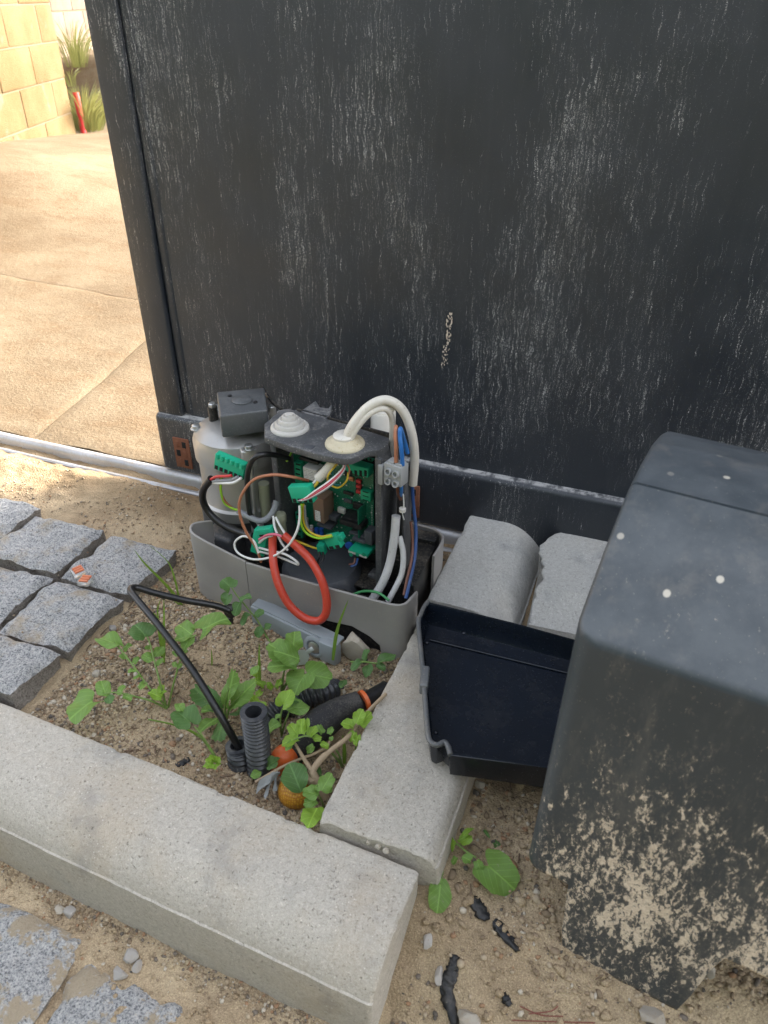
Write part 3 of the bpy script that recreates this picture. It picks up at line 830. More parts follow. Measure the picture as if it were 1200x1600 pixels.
kerb('kerb_stone', (-0.259, 0.850), (-0.006, 1), (1, 0.006), 0.255, 0.135, 0.046, 0.055, 0.062, 'blue-grey round-edged kerb stone between gate opener and broken kerb', M['kerb_blue'], 13)
kerb('kerb_stone', (-0.128, 1.090), (1, 0.05), (0.05, -1), 0.42, 0.205, 0.050, 0.035, 0.155, 'broken pale kerb stone half hidden behind the big grey cover', M['kerb_blue'], 14, broken=True, chamfer=True)

# ------------------------------------------------------------------ granite setts
pav = thing('pavement', (-0.9, 0.65, 0), None, None); tag(pav, kind='structure')
def sett(x0, x1, y0, y1, zt, seed, depth=0.09, rough=1.0, mat='granite'):
    n = 22
    a = np.linspace(0, 1, n)
    A, B = np.meshgrid(a, a, indexing='ij')
    jx = 0.006 * fbm(A * 0 + seed, B * 3, 1, 2, seed); jy = 0.006 * fbm(A * 3, B * 0 + seed, 1, 2, seed + 2)
    X = x0 + (x1 - x0) * A + 0.005 * fbm(B * 3.0, A * 0 + 1, 1, 3, seed + 5) * (1 - abs(2 * A - 1) * 0) ; Y = y0 + (y1 - y0) * B + 0.005 * fbm(A * 3.0, B * 0 + 2, 1, 3, seed + 8)
    e = np.minimum(np.minimum(A, 1 - A) * (x1 - x0), np.minimum(B, 1 - B) * (y1 - y0))
    Z = zt + rough * (0.011 * fbm(X, Y, 14, 3, seed) + 0.0075 * fbm(X, Y, 55, 3, seed + 1)) - 0.007 * (1 - sstep(0, 0.010, e))
    V = list(np.stack([X, Y, Z], -1).reshape(-1, 3)); F = grid_faces(n, n)
    ring = [i * n for i in range(n)] + [(n - 1) * n + j for j in range(1, n)] + [i * n + n - 1 for i in range(n - 2, -1, -1)] + [j for j in range(n - 2, 0, -1)]
    cx_, cy_ = (x0 + x1) / 2, (y0 + y1) / 2
    prev = ring
    for lv in (0.018, 0.04, depth):
        cur = []
        for r_ in ring:
            p = V[r_]; k = 0.010 * float(fbm(p[0] + p[1], lv, 40, 3, seed + 9)) - 0.003
            d = np.array([p[0] - cx_, p[1] - cy_]); d /= np.linalg.norm(d)
            V.append(np.array([p[0] + d[0] * k, p[1] + d[1] * k, zt - lv])); cur.append(len(V) - 1)
        for i in range(len(ring)):
            j = (i + 1) % len(ring); F.append([prev[j], prev[i], cur[i], cur[j]][::-1])
        prev = cur
    o = mesh('paving_stone', V, F, M[mat], pav, True, autosm=50)
    bm = bmesh.new(); bm.from_mesh(o.data); bmesh.ops.recalc_face_normals(bm, faces=bm.faces); bm.to_mesh(o.data); bm.free()
cols = [(-0.824, -0.699), (-0.984, -0.838), (-1.138, -0.998), (-1.30, -1.152)]
rows = [(0.714, 0.833), (0.580, 0.700), (0.484, 0.570)]
k = 0
for i, (xa, xb) in enumerate(cols):
    for j, (ya, yb) in enumerate(rows):
        sh = random.uniform(-0.004, 0.004)
        yb2 = yb + (0.014 if i == 2 else 0)
        sett(xa + sh - 0.006 * j - 0.003, xb + sh - 0.006 * j + 0.003, ya + sh - 0.002, yb2 + sh + 0.002, 0.036 + random.uniform(-0.005, 0.005), 100 + k); k += 1
for (xa, xb, ya, yb) in [(-0.625, -0.475, 0.185, 0.298), (-0.468, -0.335, 0.165, 0.280), (-0.79, -0.632, 0.19, 0.305), (-0.63, -0.48, 0.06, 0.178), (-0.472, -0.34, 0.05, 0.158)]:
    sett(xa, xb, ya, yb, -0.0880, 140 + k, rough=1.2, mat='granite_sandy'); k += 1

# ------------------------------------------------------------------ gravel (loose stones nobody could count)
def in_bed(x, y):
    kv = kerb_v(x, y)
    return (kv > 0.004) & (x < -0.262) & (y < 1.05)
def scatter(n, xr, yr, smin, smax, keep, dens=None, power=2.2):
    out = []
    while len(out) < n:
        x = rng.uniform(*xr, n); y = rng.uniform(*yr, n)
        ok = keep(x, y)
        if dens is not None: ok &= rng.uniform(0, 1, n) < dens(x, y)
        s = smin + (smax - smin) * rng.uniform(0, 1, n) ** power
        out += list(zip(x[ok], y[ok], s[ok]))
    return out[:n]
onset = lambda x, y: (x < -0.697) & (y < 0.842) & (y > 0.47)
inunit = lambda x, y: (x > -0.605) & (x < -0.27) & (y > 0.778) & (y < 0.95)
bedk = lambda x, y: in_bed(x, y) & ~onset(x, y) & ~inunit(x, y)
bdens = lambda x, y: np.clip(0.25 + 0.85 * sstep(-0.42, -0.62, x) * sstep(0.85, 0.68, y) + 1.2 * fbm(x, y, 11, 2, 91), 0.06, 1)
S = scatter(13000, (-0.72, -0.26), (0.45, 1.03), 0.0018, 0.0070, bedk, bdens)
S += scatter(1500, (-1.4, -0.6), (0.83, 1.04), 0.0018, 0.006, bedk, lambda x, y: np.clip(0.3 + 1.5 * fbm(x, y, 8, 2, 95), 0.03, 1))
rk = lambda x, y: (x > -0.13) & (y > 0.2) & ~((x < -0.125) & (y < 0.46)) & ~((x < -0.108) & (y > 0.44))
S += scatter(14000, (-0.13, 0.45), (0.20, 0.95), 0.0018, 0.0085, rk, lambda x, y: np.clip(0.35 + 1.6 * fbm(x, y, 9, 2, 92), 0.05, 1), 2.6)
fk = lambda x, y: (kerb_v(x, y) < -0.131) & (x < -0.12)
S += scatter(3500, (-0.75, -0.12), (0.12, 0.36), 0.0018, 0.006, fk, lambda x, y: np.clip(0.12 + 0.9 * sstep(-0.165, -0.131, kerb_v(x, y)) + 0.8 * fbm(x, y, 12, 2, 93), 0.03, 1), 2.4)
S += scatter(500, (-0.72, -0.26), (0.47, 0.80), 0.006, 0.011, bedk, bdens, 2.5)
S += scatter(420, (-0.13, 0.45), (0.20, 0.75), 0.007, 0.014, rk, None, 3)
S += scatter(160, (-1.2, -0.70), (0.48, 0.83), 0.0018, 0.005, lambda x, y: x < -0.69, None)
def gravel(name, S, mat):
    S = np.array(S); n = len(S)
    ph = (1 + 5 ** 0.5) / 2
    ico = np.array([(-1, ph, 0), (1, ph, 0), (-1, -ph, 0), (1, -ph, 0), (0, -1, ph), (0, 1, ph), (0, -1, -ph), (0, 1, -ph), (ph, 0, -1), (ph, 0, 1), (-ph, 0, -1), (-ph, 0, 1)], float) / 1.902
    fc = np.array([(0, 11, 5), (0, 5, 1), (0, 1, 7), (0, 7, 10), (0, 10, 11), (1, 5, 9), (5, 11, 4), (11, 10, 2), (10, 7, 6), (7, 1, 8), (3, 9, 4), (3, 4, 2), (3, 2, 6), (3, 6, 8), (3, 8, 9), (4, 9, 5), (2, 4, 11), (6, 2, 10), (8, 6, 7), (9, 8, 1)])
    base = ico[None] * rng.uniform(0.6, 1.25, (n, 12, 1))
    q = rng.normal(size=(n, 4)); q /= np.linalg.norm(q, axis=1)[:, None]
    w, x, y, z = q.T
    Rm = np.stack([1 - 2 * (y * y + z * z), 2 * (x * y - z * w), 2 * (x * z + y * w), 2 * (x * y + z * w), 1 - 2 * (x * x + z * z), 2 * (y * z - x * w), 2 * (x * z - y * w), 2 * (y * z + x * w), 1 - 2 * (x * x + y * y)], 1).reshape(n, 3, 3)
    base = np.einsum('nij,nkj->nki', Rm, base * rng.uniform(0.55, 1.35, (n, 1, 3)))
    base[:, :, 2] *= 0.75
    V = base * (S[:, 2] * 0.5)[:, None, None]
    gz = ground_h(S[:, 0], S[:, 1])
    st = onset(S[:, 0], S[:, 1]); gz[st] = 0.031
    V += np.stack([S[:, 0], S[:, 1], gz + S[:, 2] * 0.14], 1)[:, None, :]
    F = (fc[None] + (np.arange(n) * 12)[:, None, None]).reshape(-1, 3)
    me = bpy.data.meshes.new(name)
    V = V.reshape(-1, 3)
    me.vertices.add(len(V)); me.vertices.foreach_set('co', V.ravel())
    me.loops.add(len(F) * 3); me.loops.foreach_set('vertex_index', F.ravel().astype(np.int32))
    me.polygons.add(len(F)); me.polygons.foreach_set('loop_start', (np.arange(len(F)) * 3).astype(np.int32))
    me.materials.append(mat); me.update(calc_edges=True); me.validate()
    o = bpy.data.objects.new(name, me)
    return link(o)
tag(gravel('gravel', S, M['gravel']), 'loose tan gravel and grit scattered over the soil', 'gravel', kind='stuff')
S2 = scatter(900, (-0.72, -0.26), (0.45, 1.03), 0.003, 0.010, bedk, None, 2.5) + scatter(900, (-0.13, 0.45), (0.20, 0.95), 0.004, 0.014, rk, None, 2.5) + scatter(900, (-0.75, -0.12), (0.12, 0.36), 0.003, 0.010, fk, None, 2.5)
tag(gravel('soil_crumbs', S2, M['sand']), 'crumbled clods of the same sandy soil', 'soil', kind='stuff')

# ------------------------------------------------------------------ gate opener
opener = thing('gate_opener', (-0.45, 0.86, 0.0), 'opened sliding gate motor with exposed circuit board and loose wires', 'gate motor')
SK = [(-0.606, 0.824), (-0.622, 0.808), (-0.626, 0.795), (-0.618, 0.782), (-0.600, 0.776), (-0.560, 0.772), (-0.518, 0.769)]
SK2 = [(-0.517, 0.769), (-0.46, 0.767), (-0.38, 0.765), (-0.315, 0.764), (-0.282, 0.765), (-0.268, 0.771), (-0.262, 0.784), (-0.261, 0.812)]
def dens(p, n): 
    return catmull([(a, b, 0) for a, b in p], n)[:, :2]
d1 = dens(SK, 26); zt1 = np.interp(d1[:, 0], [-0.626, -0.60, -0.517], [0.124, 0.119, 0.101])
ribbon('side_skirt', d1, [-0.02] * 26, zt1, 0.004, M['skirt'], opener)
d2 = dens(SK2, 60); zt2 = np.interp(np.arange(60), [0, 6, 8, 40, 52, 59], [0.100, 0.099, 0.095, 0.094, 0.095, 0.088])
# bottom edge of the front rises over the broken lever opening
zb2 = np.array([-0.02 if x < -0.508 else (np.interp(x, [-0.508, -0.507, -0.40, -0.345, -0.318, -0.300, -0.297], [-0.02, 0.026, 0.030, 0.034, 0.024, 0.010, -0.02])) for x in d2[:, 0]])
ribbon('front_skirt', d2, zb2, zt2, 0.004, M['skirt'], opener)
ribbon('rear_skirt', dens([(-0.260, 0.885), (-0.259, 0.915), (-0.262, 0.938), (-0.276, 0.952), (-0.30, 0.957), (-0.34, 0.958)], 24), [-0.02] * 24, [0.10] * 24, 0.004, M['skirt'], opener)
# base casting inside the skirt
box('base_tray', -0.60, -0.272, 0.782, 0.95, -0.02, 0.028, M['black'], opener, 0.004)
box('base_wall', -0.302, -0.270, 0.822, 0.94, 0.0, 0.088, M['black'], opener, 0.004)
box('base_wall', -0.335, -0.272, 0.925, 0.950, 0.0, 0.096, M['black'], opener, 0.003)
box('base_rib', -0.47, -0.33, 0.800, 0.806, 0.0, 0.062, M['black'], opener, 0.001)
lathe('gear_housing', [(0.0, 0.0), (0.062, 0.0), (0.062, 0.040), (0.055, 0.050), (0.040, 0.053), (0.0, 0.053)], (-0.43, 0.845, 0.02), M['chip_grey'], opener)
# gearbox casting below the motor
M['casting'] = m_plastic('dark_casting', (0.085, 0.088, 0.095), 0.5, 0.35)
M['casting'].node_tree.nodes['Principled BSDF'].inputs['Metallic'].default_value = 0.4
box('gearbox', -0.655, -0.520, 0.862, 0.965, 0.0, 0.115, M['casting'], opener, 0.010, 3)
box('gearbox_boss', -0.628, -0.575, 0.820, 0.870, 0.0, 0.090, M['casting'], opener, 0.008, 3)
# motor
MX, MY = -0.590, 0.898
motor = lathe('motor_body', [(0.0, 0.115), (0.068, 0.115), (0.0685, 0.120), (0.0685, 0.132), (0.064, 0.135), (0.0625, 0.14), (0.0615, 0.205), (0.067, 0.207), (0.0675, 0.236), (0.064, 0.246), (0.054, 0.252), (0.030, 0.256), (0.0, 0.257)], (MX, MY, 0), M['alu'], opener, 48, autosm=35)
for a in np.linspace(0, 2 * math.pi, 22, endpoint=False):
    continue
    c, s = math.cos(a), math.sin(a)
    fbox('fin', (MX + c * 0.0625, MY + s * 0.0625, 0.172), (c, s, 0), (-s, c, 0), AZ, (0.004, 0.003, 0.062), M['alu'], motor, 0.0008)
lugs = [PZ(306, 668, 0.250)[:2], PZ(389, 703, 0.246)[:2], (MX + 0.045, MY + 0.062), (MX - 0.062, MY + 0.045)]
for k, (lx, ly) in enumerate(lugs):
    d = np.array([lx - MX, ly - MY]); L_ = np.linalg.norm(d); d /= L_
    lug = fbox('bolt_lug', (MX + d[0] * (L_ * 0.86), MY + d[1] * (L_ * 0.86), 0.232), (d[0], d[1], 0), (-d[1], d[0], 0), AZ, (L_ * 0.38, 0.024, 0.030), M['alu'], motor, 0.004, 3)
    lathe('bolt_head', [(0.0085, 0), (0.0085, 0.0015), (0.0062, 0.002), (0.0062, 0.0065), (0.0045, 0.0075), (0, 0.0070)], (lx, ly, 0.2475), M['steel'], lug, 12)
    tube('tie_rod', [(lx, ly, 0.22), (lx, ly, 0.095)], 0.0036, M['steel'], motor, n=4, sides=10)
    lathe('foot_lug', [(0.010, 0.0), (0.010, 0.018), (0.007, 0.021), (0.0, 0.021)], (lx, ly, 0.095), M['alu'], motor, 12)
# cap of the motor
cA, cB, cC, cD = [PZ(u, v, 0.302)[:2] for u, v in ((338, 612), (413, 605), (418, 640), (343, 650))]
ctr = (cA + cB + cC + cD) / 4
capo = prism('sensor_cap', [cD, cC, cB, cA], 0.266, 0.302, M['cap'], opener, 0.003, 3)
lathe('cap_disc', [(0.0150, 0), (0.0150, 0.0022), (0.0135, 0.0034), (0.0, 0.0036)], (ctr[0], ctr[1], 0.3015), M['cap'], capo, 28)
for u, v in ((359, 619), (399, 629)):
    q = PZ(u, v, 0.302)
    lathe('screw', [(0.0034, 0), (0.0034, 0.002), (0.002, 0.0028), (0, 0.0028)], (q[0], q[1], 0.3015), M['chip'], capo, 10)
q = PZ(335, 660, 0.25)
st_ = lathe('standoff', [(0.0075, -0.01), (0.0075, 0.022), (0, 0.022)], (q[0], q[1], 0.255), M['black'], opener, 14)
lathe('bolt_head', [(0.0060, 0), (0.0060, 0.005), (0.0045, 0.0065), (0, 0.006)], (q[0], q[1], 0.277), M['steel'], st_, 6)
q = PZ(425, 637, 0.275)
lathe('bolt_head', [(0.0060, -0.03), (0.0060, 0.005), (0.0045, 0.0065), (0, 0.006)], (q[0], q[1], 0.272), M['steel'], opener, 8)
tube('cap_bracket', [PZ(410, 606, 0.290), PZ(425, 628, 0.285), PZ(440, 640, 0.287)], 0.0025, M['black'], opener, sides=8)

# control box: open towards the camera
BT = 0.300
br_f = PZ(590, 703, BT)[:2]
ANG = R(-8)
b1 = np.array([math.cos(ANG), math.sin(ANG)]); b2 = np.array([-math.sin(ANG), math.cos(ANG)])
BWID, BDEP, BBOT = 0.175, 0.062, 0.048
ctl = fbox('control_box', (*(br_f - b1 * BWID / 2 + b2 * (BDEP + 0.003)), (BT + BBOT) / 2 - 0.004), (*b1, 0), (*b2, 0), AZ, (BWID, 0.004, BT - BBOT - 0.012), M['black'], opener, 0.0008)
fbox('side_wall', (*(br_f + b1 * -0.002 + b2 * (BDEP / 2)), (BT + BBOT) / 2 - 0.004), (*b1, 0), (*b2, 0), AZ, (0.004, BDEP, BT - BBOT - 0.012), M['boxtop'], ctl, 0.0010)
fbox('side_wall', (*(br_f - b1 * (BWID - 0.002) + b2 * (BDEP / 2)), (BT + BBOT) / 2 - 0.004), (*b1, 0), (*b2, 0), AZ, (0.004, BDEP, BT - BBOT - 0.012), M['boxtop'], ctl, 0.0010)
fbox('box_floor', (*(br_f - b1 * BWID / 2 + b2 * (BDEP / 2)), BBOT + 0.004), (*b1, 0), (*b2, 0), AZ, (BWID, BDEP, 0.004), M['black'], ctl, 0.001)
fl = [PZ(u, v, 0.058)[:2] for u, v in ((425, 868), (450, 880), (490, 894), (530, 900), (560, 896), (590, 908), (592, 890))]
lid = [PZ(u, v, BT)[:2] for u, v in ((413, 683), (430, 689), (452, 697), (474, 703), (497, 710), (518, 714), (536, 717), (549, 716), (560, 712), (569, 707), (578, 704), (590, 703), (607, 694), (609, 684), (544, 663), (450, 638), (438, 640), (413, 662))]
prism('box_lid', lid, BT - 0.010, BT, M['boxtop'], ctl, 0.0016, 2)
for dx in (0.001, -(BWID - 0.002)):
    fbox('front_post', (*(br_f + b1 * dx + b2 * 0.002), (BT + BBOT) / 2 - 0.006), (*b1, 0), (*b2, 0), AZ, (0.010, 0.007, BT - BBOT - 0.014), M['boxtop'], ctl, 0.0015)
# lower curved shelf in front of the box
sh = [PZ(u, v, 0.050)[:2] for u, v in ((432, 866), (452, 884), (485, 896), (520, 903), (548, 900), (572, 893), (592, 893), (590, 880), (440, 852))]
prism('cable_shelf', sh, 0.040, 0.050, M['black'], ctl, 0.002)
fbox('corner_clip', PZ(585, 908, 0.05) + np.array([0, 0.01, 0]), (*b1, 0), (*b2, 0), AZ, (0.022, 0.02, 0.018), M['boxtop'], ctl, 0.002)
fbox('latch_tab', PZ(482, 700, BT - 0.002), (*b1, 0), (*b2, 0), AZ, (0.016, 0.010, 0.006), M['chip_grey'], ctl, 0.001)
# grommets
q = PZ(453, 669, BT)
lathe('grommet', [(0.0, -0.004), (0.0265, -0.004), (0.0270, 0.001), (0.0262, 0.003), (0.0235, 0.0048), (0.0205, 0.0035), (0.0202, 0.0080), (0.0185, 0.0100), (0.0155, 0.0085), (0.0150, 0.0135), (0.0132, 0.0152), (0.0105, 0.0138), (0.0100, 0.0185), (0.0085, 0.0200), (0.0060, 0.0185), (0.0055, 0.0215), (0.0, 0.0220)], (q[0], q[1], BT + 0.0005), M['grommet'], ctl, 40, autosm=50)
g2 = PZ(539, 694, BT)
lathe('grommet', [(0.0, -0.004), (0.0265, -0.004), (0.0270, 0.001), (0.0262, 0.003), (0.0215, 0.0048), (0.0200, 0.0055), (0.0180, 0.0085), (0.0150, 0.0100), (0.0130, 0.0105), (0.0, 0.0105)], (g2[0], g2[1], BT + 0.0005), M['grommet_old'], ctl, 40, autosm=50)
lathe('grommet_collar', [(0.0150, 0.0), (0.0150, 0.004), (0.0125, 0.006), (0.0, 0.006)], (g2[0] - 0.001, g2[1], BT + 0.0095), M['white_cable'], ctl, 30)
# rear bracket with a fork and the white roll behind the box
fk_ = [PZ(u, v, 0.292)[:2] for u, v in ((470, 640), (493, 624), (500, 634), (513, 636), (518, 629), (516, 645), (508, 655), (492, 652))]
prism('fork_bracket', fk_, 0.284, 0.290, M['boxtop'], opener, 0.001)
q = PZ(583, 672, 0.27)
rl = lathe('capacitor', [(0.0, 0.18), (0.019, 0.18), (0.0190, 0.286), (0.0175, 0.289), (0.0155, 0.2885), (0.0150, 0.2865), (0.0125, 0.2865), (0.0120, 0.289), (0.0, 0.289)], (q[0] + 0.004, q[1] + 0.030, 0), M['white_cable'], opener, 32)
fbox('capacitor_clip', (q[0] - 0.014, q[1] + 0.022, 0.282), (0.7, 0.7, 0), (-0.7, 0.7, 0), AZ, (0.030, 0.006, 0.030), M['boxtop'], opener, 0.001)

# circuit board and its components (placed in the plane of the board)
bn = np.array([b2[0], b2[1], 0.0])
bp0 = np.array([*(br_f + b2 * (BDEP - 0.026)), 0.2])
EX = np.array([b1[0], b1[1], 0.0]); EZ = np.array([0, 0, 1.0])
def onb(u, v, d=0.0): return PL(u, v, bp0 - bn * d, bn)
def comp(name, u0, v0, u1, v1, depth, mat, parent, bev=0.0006, base=0.0008, frontpx=True):
    """component whose front face spans the given pixel box, standing depth metres off the board"""
    a = onb(u0, v0, depth); b = onb(u1, v1, depth)
    w = abs(np.dot(b - a, EX)); h = abs(b[2] - a[2])
    c = (a + b) / 2; c = c + bn * (depth / 2)
    o = fbox(name, c, EX, bn, EZ, (w, depth, h), mat, parent, bev)
    return o
ba, bb = onb(457, 706), onb(584, 868)
pw = np.dot(bb - ba, EX); 
pcb = fbox('circuit_board', (ba + bb) / 2 + bn * 0.002 + np.array([0, 0, 0.004]), EX, bn, EZ, (pw, 0.002, abs(bb[2] - ba[2]) + 0.004), M['pcb'], opener, 0.0003)
def terminal(u0, v0, u1, v1, depth, n, mat=None, vert=False):
    t = comp('terminal_block', u0, v0, u1, v1, depth, mat or M['green_dark'], pcb, 0.0008)
    for k in range(n):
        if vert: a = (u0 + (u1 - u0) * .25, v0 + (v1 - v0) * (k + .2) / n, u0 + (u1 - u0) * .8, v0 + (v1 - v0) * (k + .75) / n)
        else: a = (u0 + (u1 - u0) * (k + .25) / n, v0 + (v1 - v0) * .50, u0 + (u1 - u0) * (k + .78) / n, v0 + (v1 - v0) * .9)
        p0 = onb(a[0], a[1], depth); p1 = onb(a[2], a[3], depth); c = (p0 + p1) / 2 - bn * 0.0002
        s_ = fbox('wire_slot', c, EX, bn, EZ, (abs(np.dot(p1 - p0, EX)), 0.001, abs(p1[2] - p0[2])), M['dark_void'], t, 0)
    return t
terminal(478, 705, 510, 718, 0.012, 4)
terminal(459, 722, 472, 760, 0.010, 5, vert=True)
terminal(537, 722, 575, 747, 0.016, 5, M['green'])
terminal(546, 711, 582, 721, 0.008, 6)
terminal(563, 766, 579, 785, 0.009, 3, vert=True)
terminal(461, 800, 472, 842, 0.008, 5, vert=True)
rw = comp('relay', 473, 729, 496, 754, 0.020, M['comp_white'], pcb, 0.001)
a = onb(475, 731, 0.0204); b = onb(494, 752, 0.0204)
fbox('relay_label', (a + b) / 2, EX, bn, EZ, (abs(np.dot(b - a, EX)), 0.0004, abs(b[2] - a[2])), M['label'], rw, 0)
comp('socket', 467, 714, 497, 727, 0.018, M['chip'], pcb)
for k in range(3): comp('button', 556, 750 + 8 * k, 563, 756.5 + 8 * k, 0.006, M['red_led'], comp('button_base', 555, 748.5 + 8 * k, 564.5, 757.5 + 8 * k, 0.0035, M['chip'], pcb))
comp('chip', 536, 767, 551, 776, 0.004, M['chip'], pcb)
comp('chip', 537, 779, 549, 788, 0.003, M['chip_grey'], pcb)
comp('chip', 551, 785, 566, 799, 0.005, M['chip'], pcb)
comp('chip', 540, 796, 550, 806, 0.004, M['chip'], pcb)
comp('optocoupler', 527, 793, 538, 804, 0.005, M['comp_white'], pcb)
comp('sensor', 554, 803, 563, 811, 0.003, M['comp_white'], pcb)
comp('crystal', 544, 745, 552, 753, 0.004, M['copper'], pcb)
p0 = onb(571, 786, 0.0); p1 = onb(571, 830, 0.0)
fbox('radio_module', (p0 + p1) / 2 - bn * 0.011, EX, bn, EZ, (0.0016, 0.020, abs(p1[2] - p0[2])), M['pcb'], pcb, 0.0002)
rc = comp('clear_relay', 488, 776, 507, 819, 0.028, M['smoky'], pcb, 0.001)
comp('coil', 494, 776, 505, 800, 0.024, M['copper'], rc, 0.002)
a = onb(492, 797, 0.0290); b = onb(501, 815, 0.0290)
fbox('relay_label', (a + b) / 2, EX, bn, EZ, (abs(np.dot(b - a, EX)), 0.0006, abs(b[2] - a[2])), M['label'], rc, 0)
comp('relay', 495, 818, 517, 829, 0.020, M['chip_grey'], pcb)
comp('relay', 506, 803, 525, 816, 0.016, M['chip_grey'], pcb)
fh = comp('fuse_holder', 530, 811, 564, 830, 0.022, M['chip'], pcb, 0.0015)
comp('fuse_cap', 534, 808, 557, 815, 0.025, M['chip'], fh, 0.001)
comp('filter_choke', 545, 831, 570, 842, 0.016, M['chip_grey'], pcb)
comp('filter_choke', 550, 840, 570, 851, 0.020, M['chip_grey'], pcb)
comp('filter_choke', 569, 829, 581, 853, 0.018, M['chip_grey'], pcb)
tb = comp('power_terminal', 544, 858, 573, 873, 0.030, M['green'], pcb, 0.001)
a = onb(544, 860, 0.0305); b = onb(573, 873, 0.0305)
fbox('terminal_face', (a + b) / 2, EX, bn, EZ, (abs(np.dot(b - a, EX)), 0.0010, abs(b[2] - a[2]) * .9), M['grommet'], tb, 0.0003)
for k in range(3):
    q = onb(548.5 + 10 * k, 866.5, 0.031)
    lathe('screw_hole', [(0.0032, 0), (0.0032, 0.0006), (0, 0.0006)], q, M['green_dark'], tb, 14, axis=-bn)
for k in range(2):
    q = onb(495 + 7.5 * k, 831, 0.008)
    tube('blue_capacitor', [q + EZ * 0.007, q - EZ * 0.007], 0.0033, M['blue_part'], pcb, n=4, sides=12)
q = onb(487, 828, 0.008); tube('resistor', [q + EZ * 0.008, q - EZ * 0.008], 0.0028, M['comp_white'], pcb, n=4, sides=12)
for k in range(3): tube('resistor_band', [q + EZ * (0.004 - 0.004 * k), q + EZ * (0.0028 - 0.004 * k)], 0.0030, M['red_led'], pcb, n=2, sides=12)
q = onb(546, 851, 0.012); lathe('varistor', [(0, 0), (0.0065, 0.001), (0.0068, 0.002), (0.0065, 0.003), (0, 0.004)], q, M['blue_part'], pcb, 20, axis=-bn + EX * 0.4)
fbox('metal_tab', onb(478, 815, 0.010), EX, bn, EZ, (0.010, 0.0008, 0.018), M['steel'], pcb, 0.0002)
comp('terminal_block', 497, 846, 509, 858, 0.010, M['green_dark'], pcb)
# tiny surface mounted parts
V, F = [], []
for k in range(90):
    u, v = random.uniform(515, 581), random.uniform(722, 858)
    c = onb(u, v, 0.0006); w, h = random.choice([(0.0022, 0.0010), (0.0010, 0.0022), (0.0014, 0.0014)])
    n0 = len(V)
    for dz in (0, 0.0011):
        for sx, sz in ((-1, -1), (1, -1), (1, 1), (-1, 1)): V.append(c + EX * sx * w / 2 + EZ * sz * h / 2 - bn * dz)
    F += [[n0 + 4, n0 + 5, n0 + 6, n0 + 7]] + [[n0 + i, n0 + (i + 1) % 4, n0 + 4 + (i + 1) % 4, n0 + 4 + i] for i in range(4)]
tag(mesh('solder_parts', V, F, M['comp_white'], pcb, False), kind='stuff')
V, F = [], []
for k in range(28):
    c = onb(581.5, 790 + k * 2.6, 0.0006); n0 = len(V)
    for dz in (0, 0.0008):
        for sx, sz in ((-1, -1), (1, -1), (1, 1), (-1, 1)): V.append(c + EX * sx * .0005 + EZ * sz * .0005 - bn * dz)
    F += [[n0 + 4, n0 + 5, n0 + 6, n0 + 7]] + [[n0 + i, n0 + (i + 1) % 4, n0 + 4 + (i + 1) % 4, n0 + 4 + i] for i in range(4)]
tag(mesh('pin_row', V, F, M['comp_white'], pcb, False), kind='stuff')

# loose pluggable connectors
def plug(u, v, y, w, h, dpt, tilt, n, yawp=0.0, ridges=True, pitchp=0.0):
    """green plug centred at the pixel at depth y; tilt turns it in the picture plane"""
    c = PY(u, v, y)
    ex = np.array([math.cos(tilt), 0, -math.sin(tilt)]); ez = np.array([math.sin(tilt), 0, math.cos(tilt)])
    ey = np.array([0, 1.0, 0])
    cy_, sy_ = math.cos(yawp), math.sin(yawp)
    rz = lambda p: np.array([p[0] * cy_ - p[1] * sy_, p[0] * sy_ + p[1] * cy_, p[2]])
    cp, sp = math.cos(pitchp), math.sin(pitchp)
    ey, ez = ey * cp + ez * sp, ez * cp - ey * sp
    ex, ey, ez = rz(ex), rz(ey), rz(ez)
    p = fbox('connector_plug', c, ex, ey, ez, (w, dpt, h), M['green'], opener, 0.0008)
    for k in range(n):
        f_ = (k + 0.5) / n - 0.5
        if ridges:
            q = c + ex * f_ * w + ez * h * 0.30
            tube('plug_rib', [q + ez * h * .24 - ey * dpt * .46, q - ez * h * .02 - ey * dpt * .50], w / n * 0.40, M['green'], p, n=4, sides=10)
        if n > 1: fbox('plug_slot', c + ex * f_ * w - ez * h * 0.34 - ey * dpt * 0.5, ex, ey, ez, (w / n * 0.62, 0.0012, h * 0.24), M['dark_void'], p, 0)
    return p, c, ex, ey, ez
plug(361, 727, 0.800, 0.047, 0.026, 0.012, R(12), 6)
plug(473, 770, 0.786, 0.034, 0.025, 0.012, R(-14), 4, ridges=False)
plug(407, 846, 0.792, 0.022, 0.044, 0.012, R(14), 1, ridges=False)
plug(416, 829, 0.790, 0.026, 0.011, 0.012, R(-22), 2, ridges=False)
plug(522, 845, 0.806, 0.022, 0.021, 0.012, R(-26), 2, ridges=False)
plug(533, 838, 0.806, 0.008, 0.009, 0.010, R(-26), 1, ridges=False)
plug(503, 857, 0.826, 0.012, 0.016, 0.010, R(-8), 2, ridges=False)

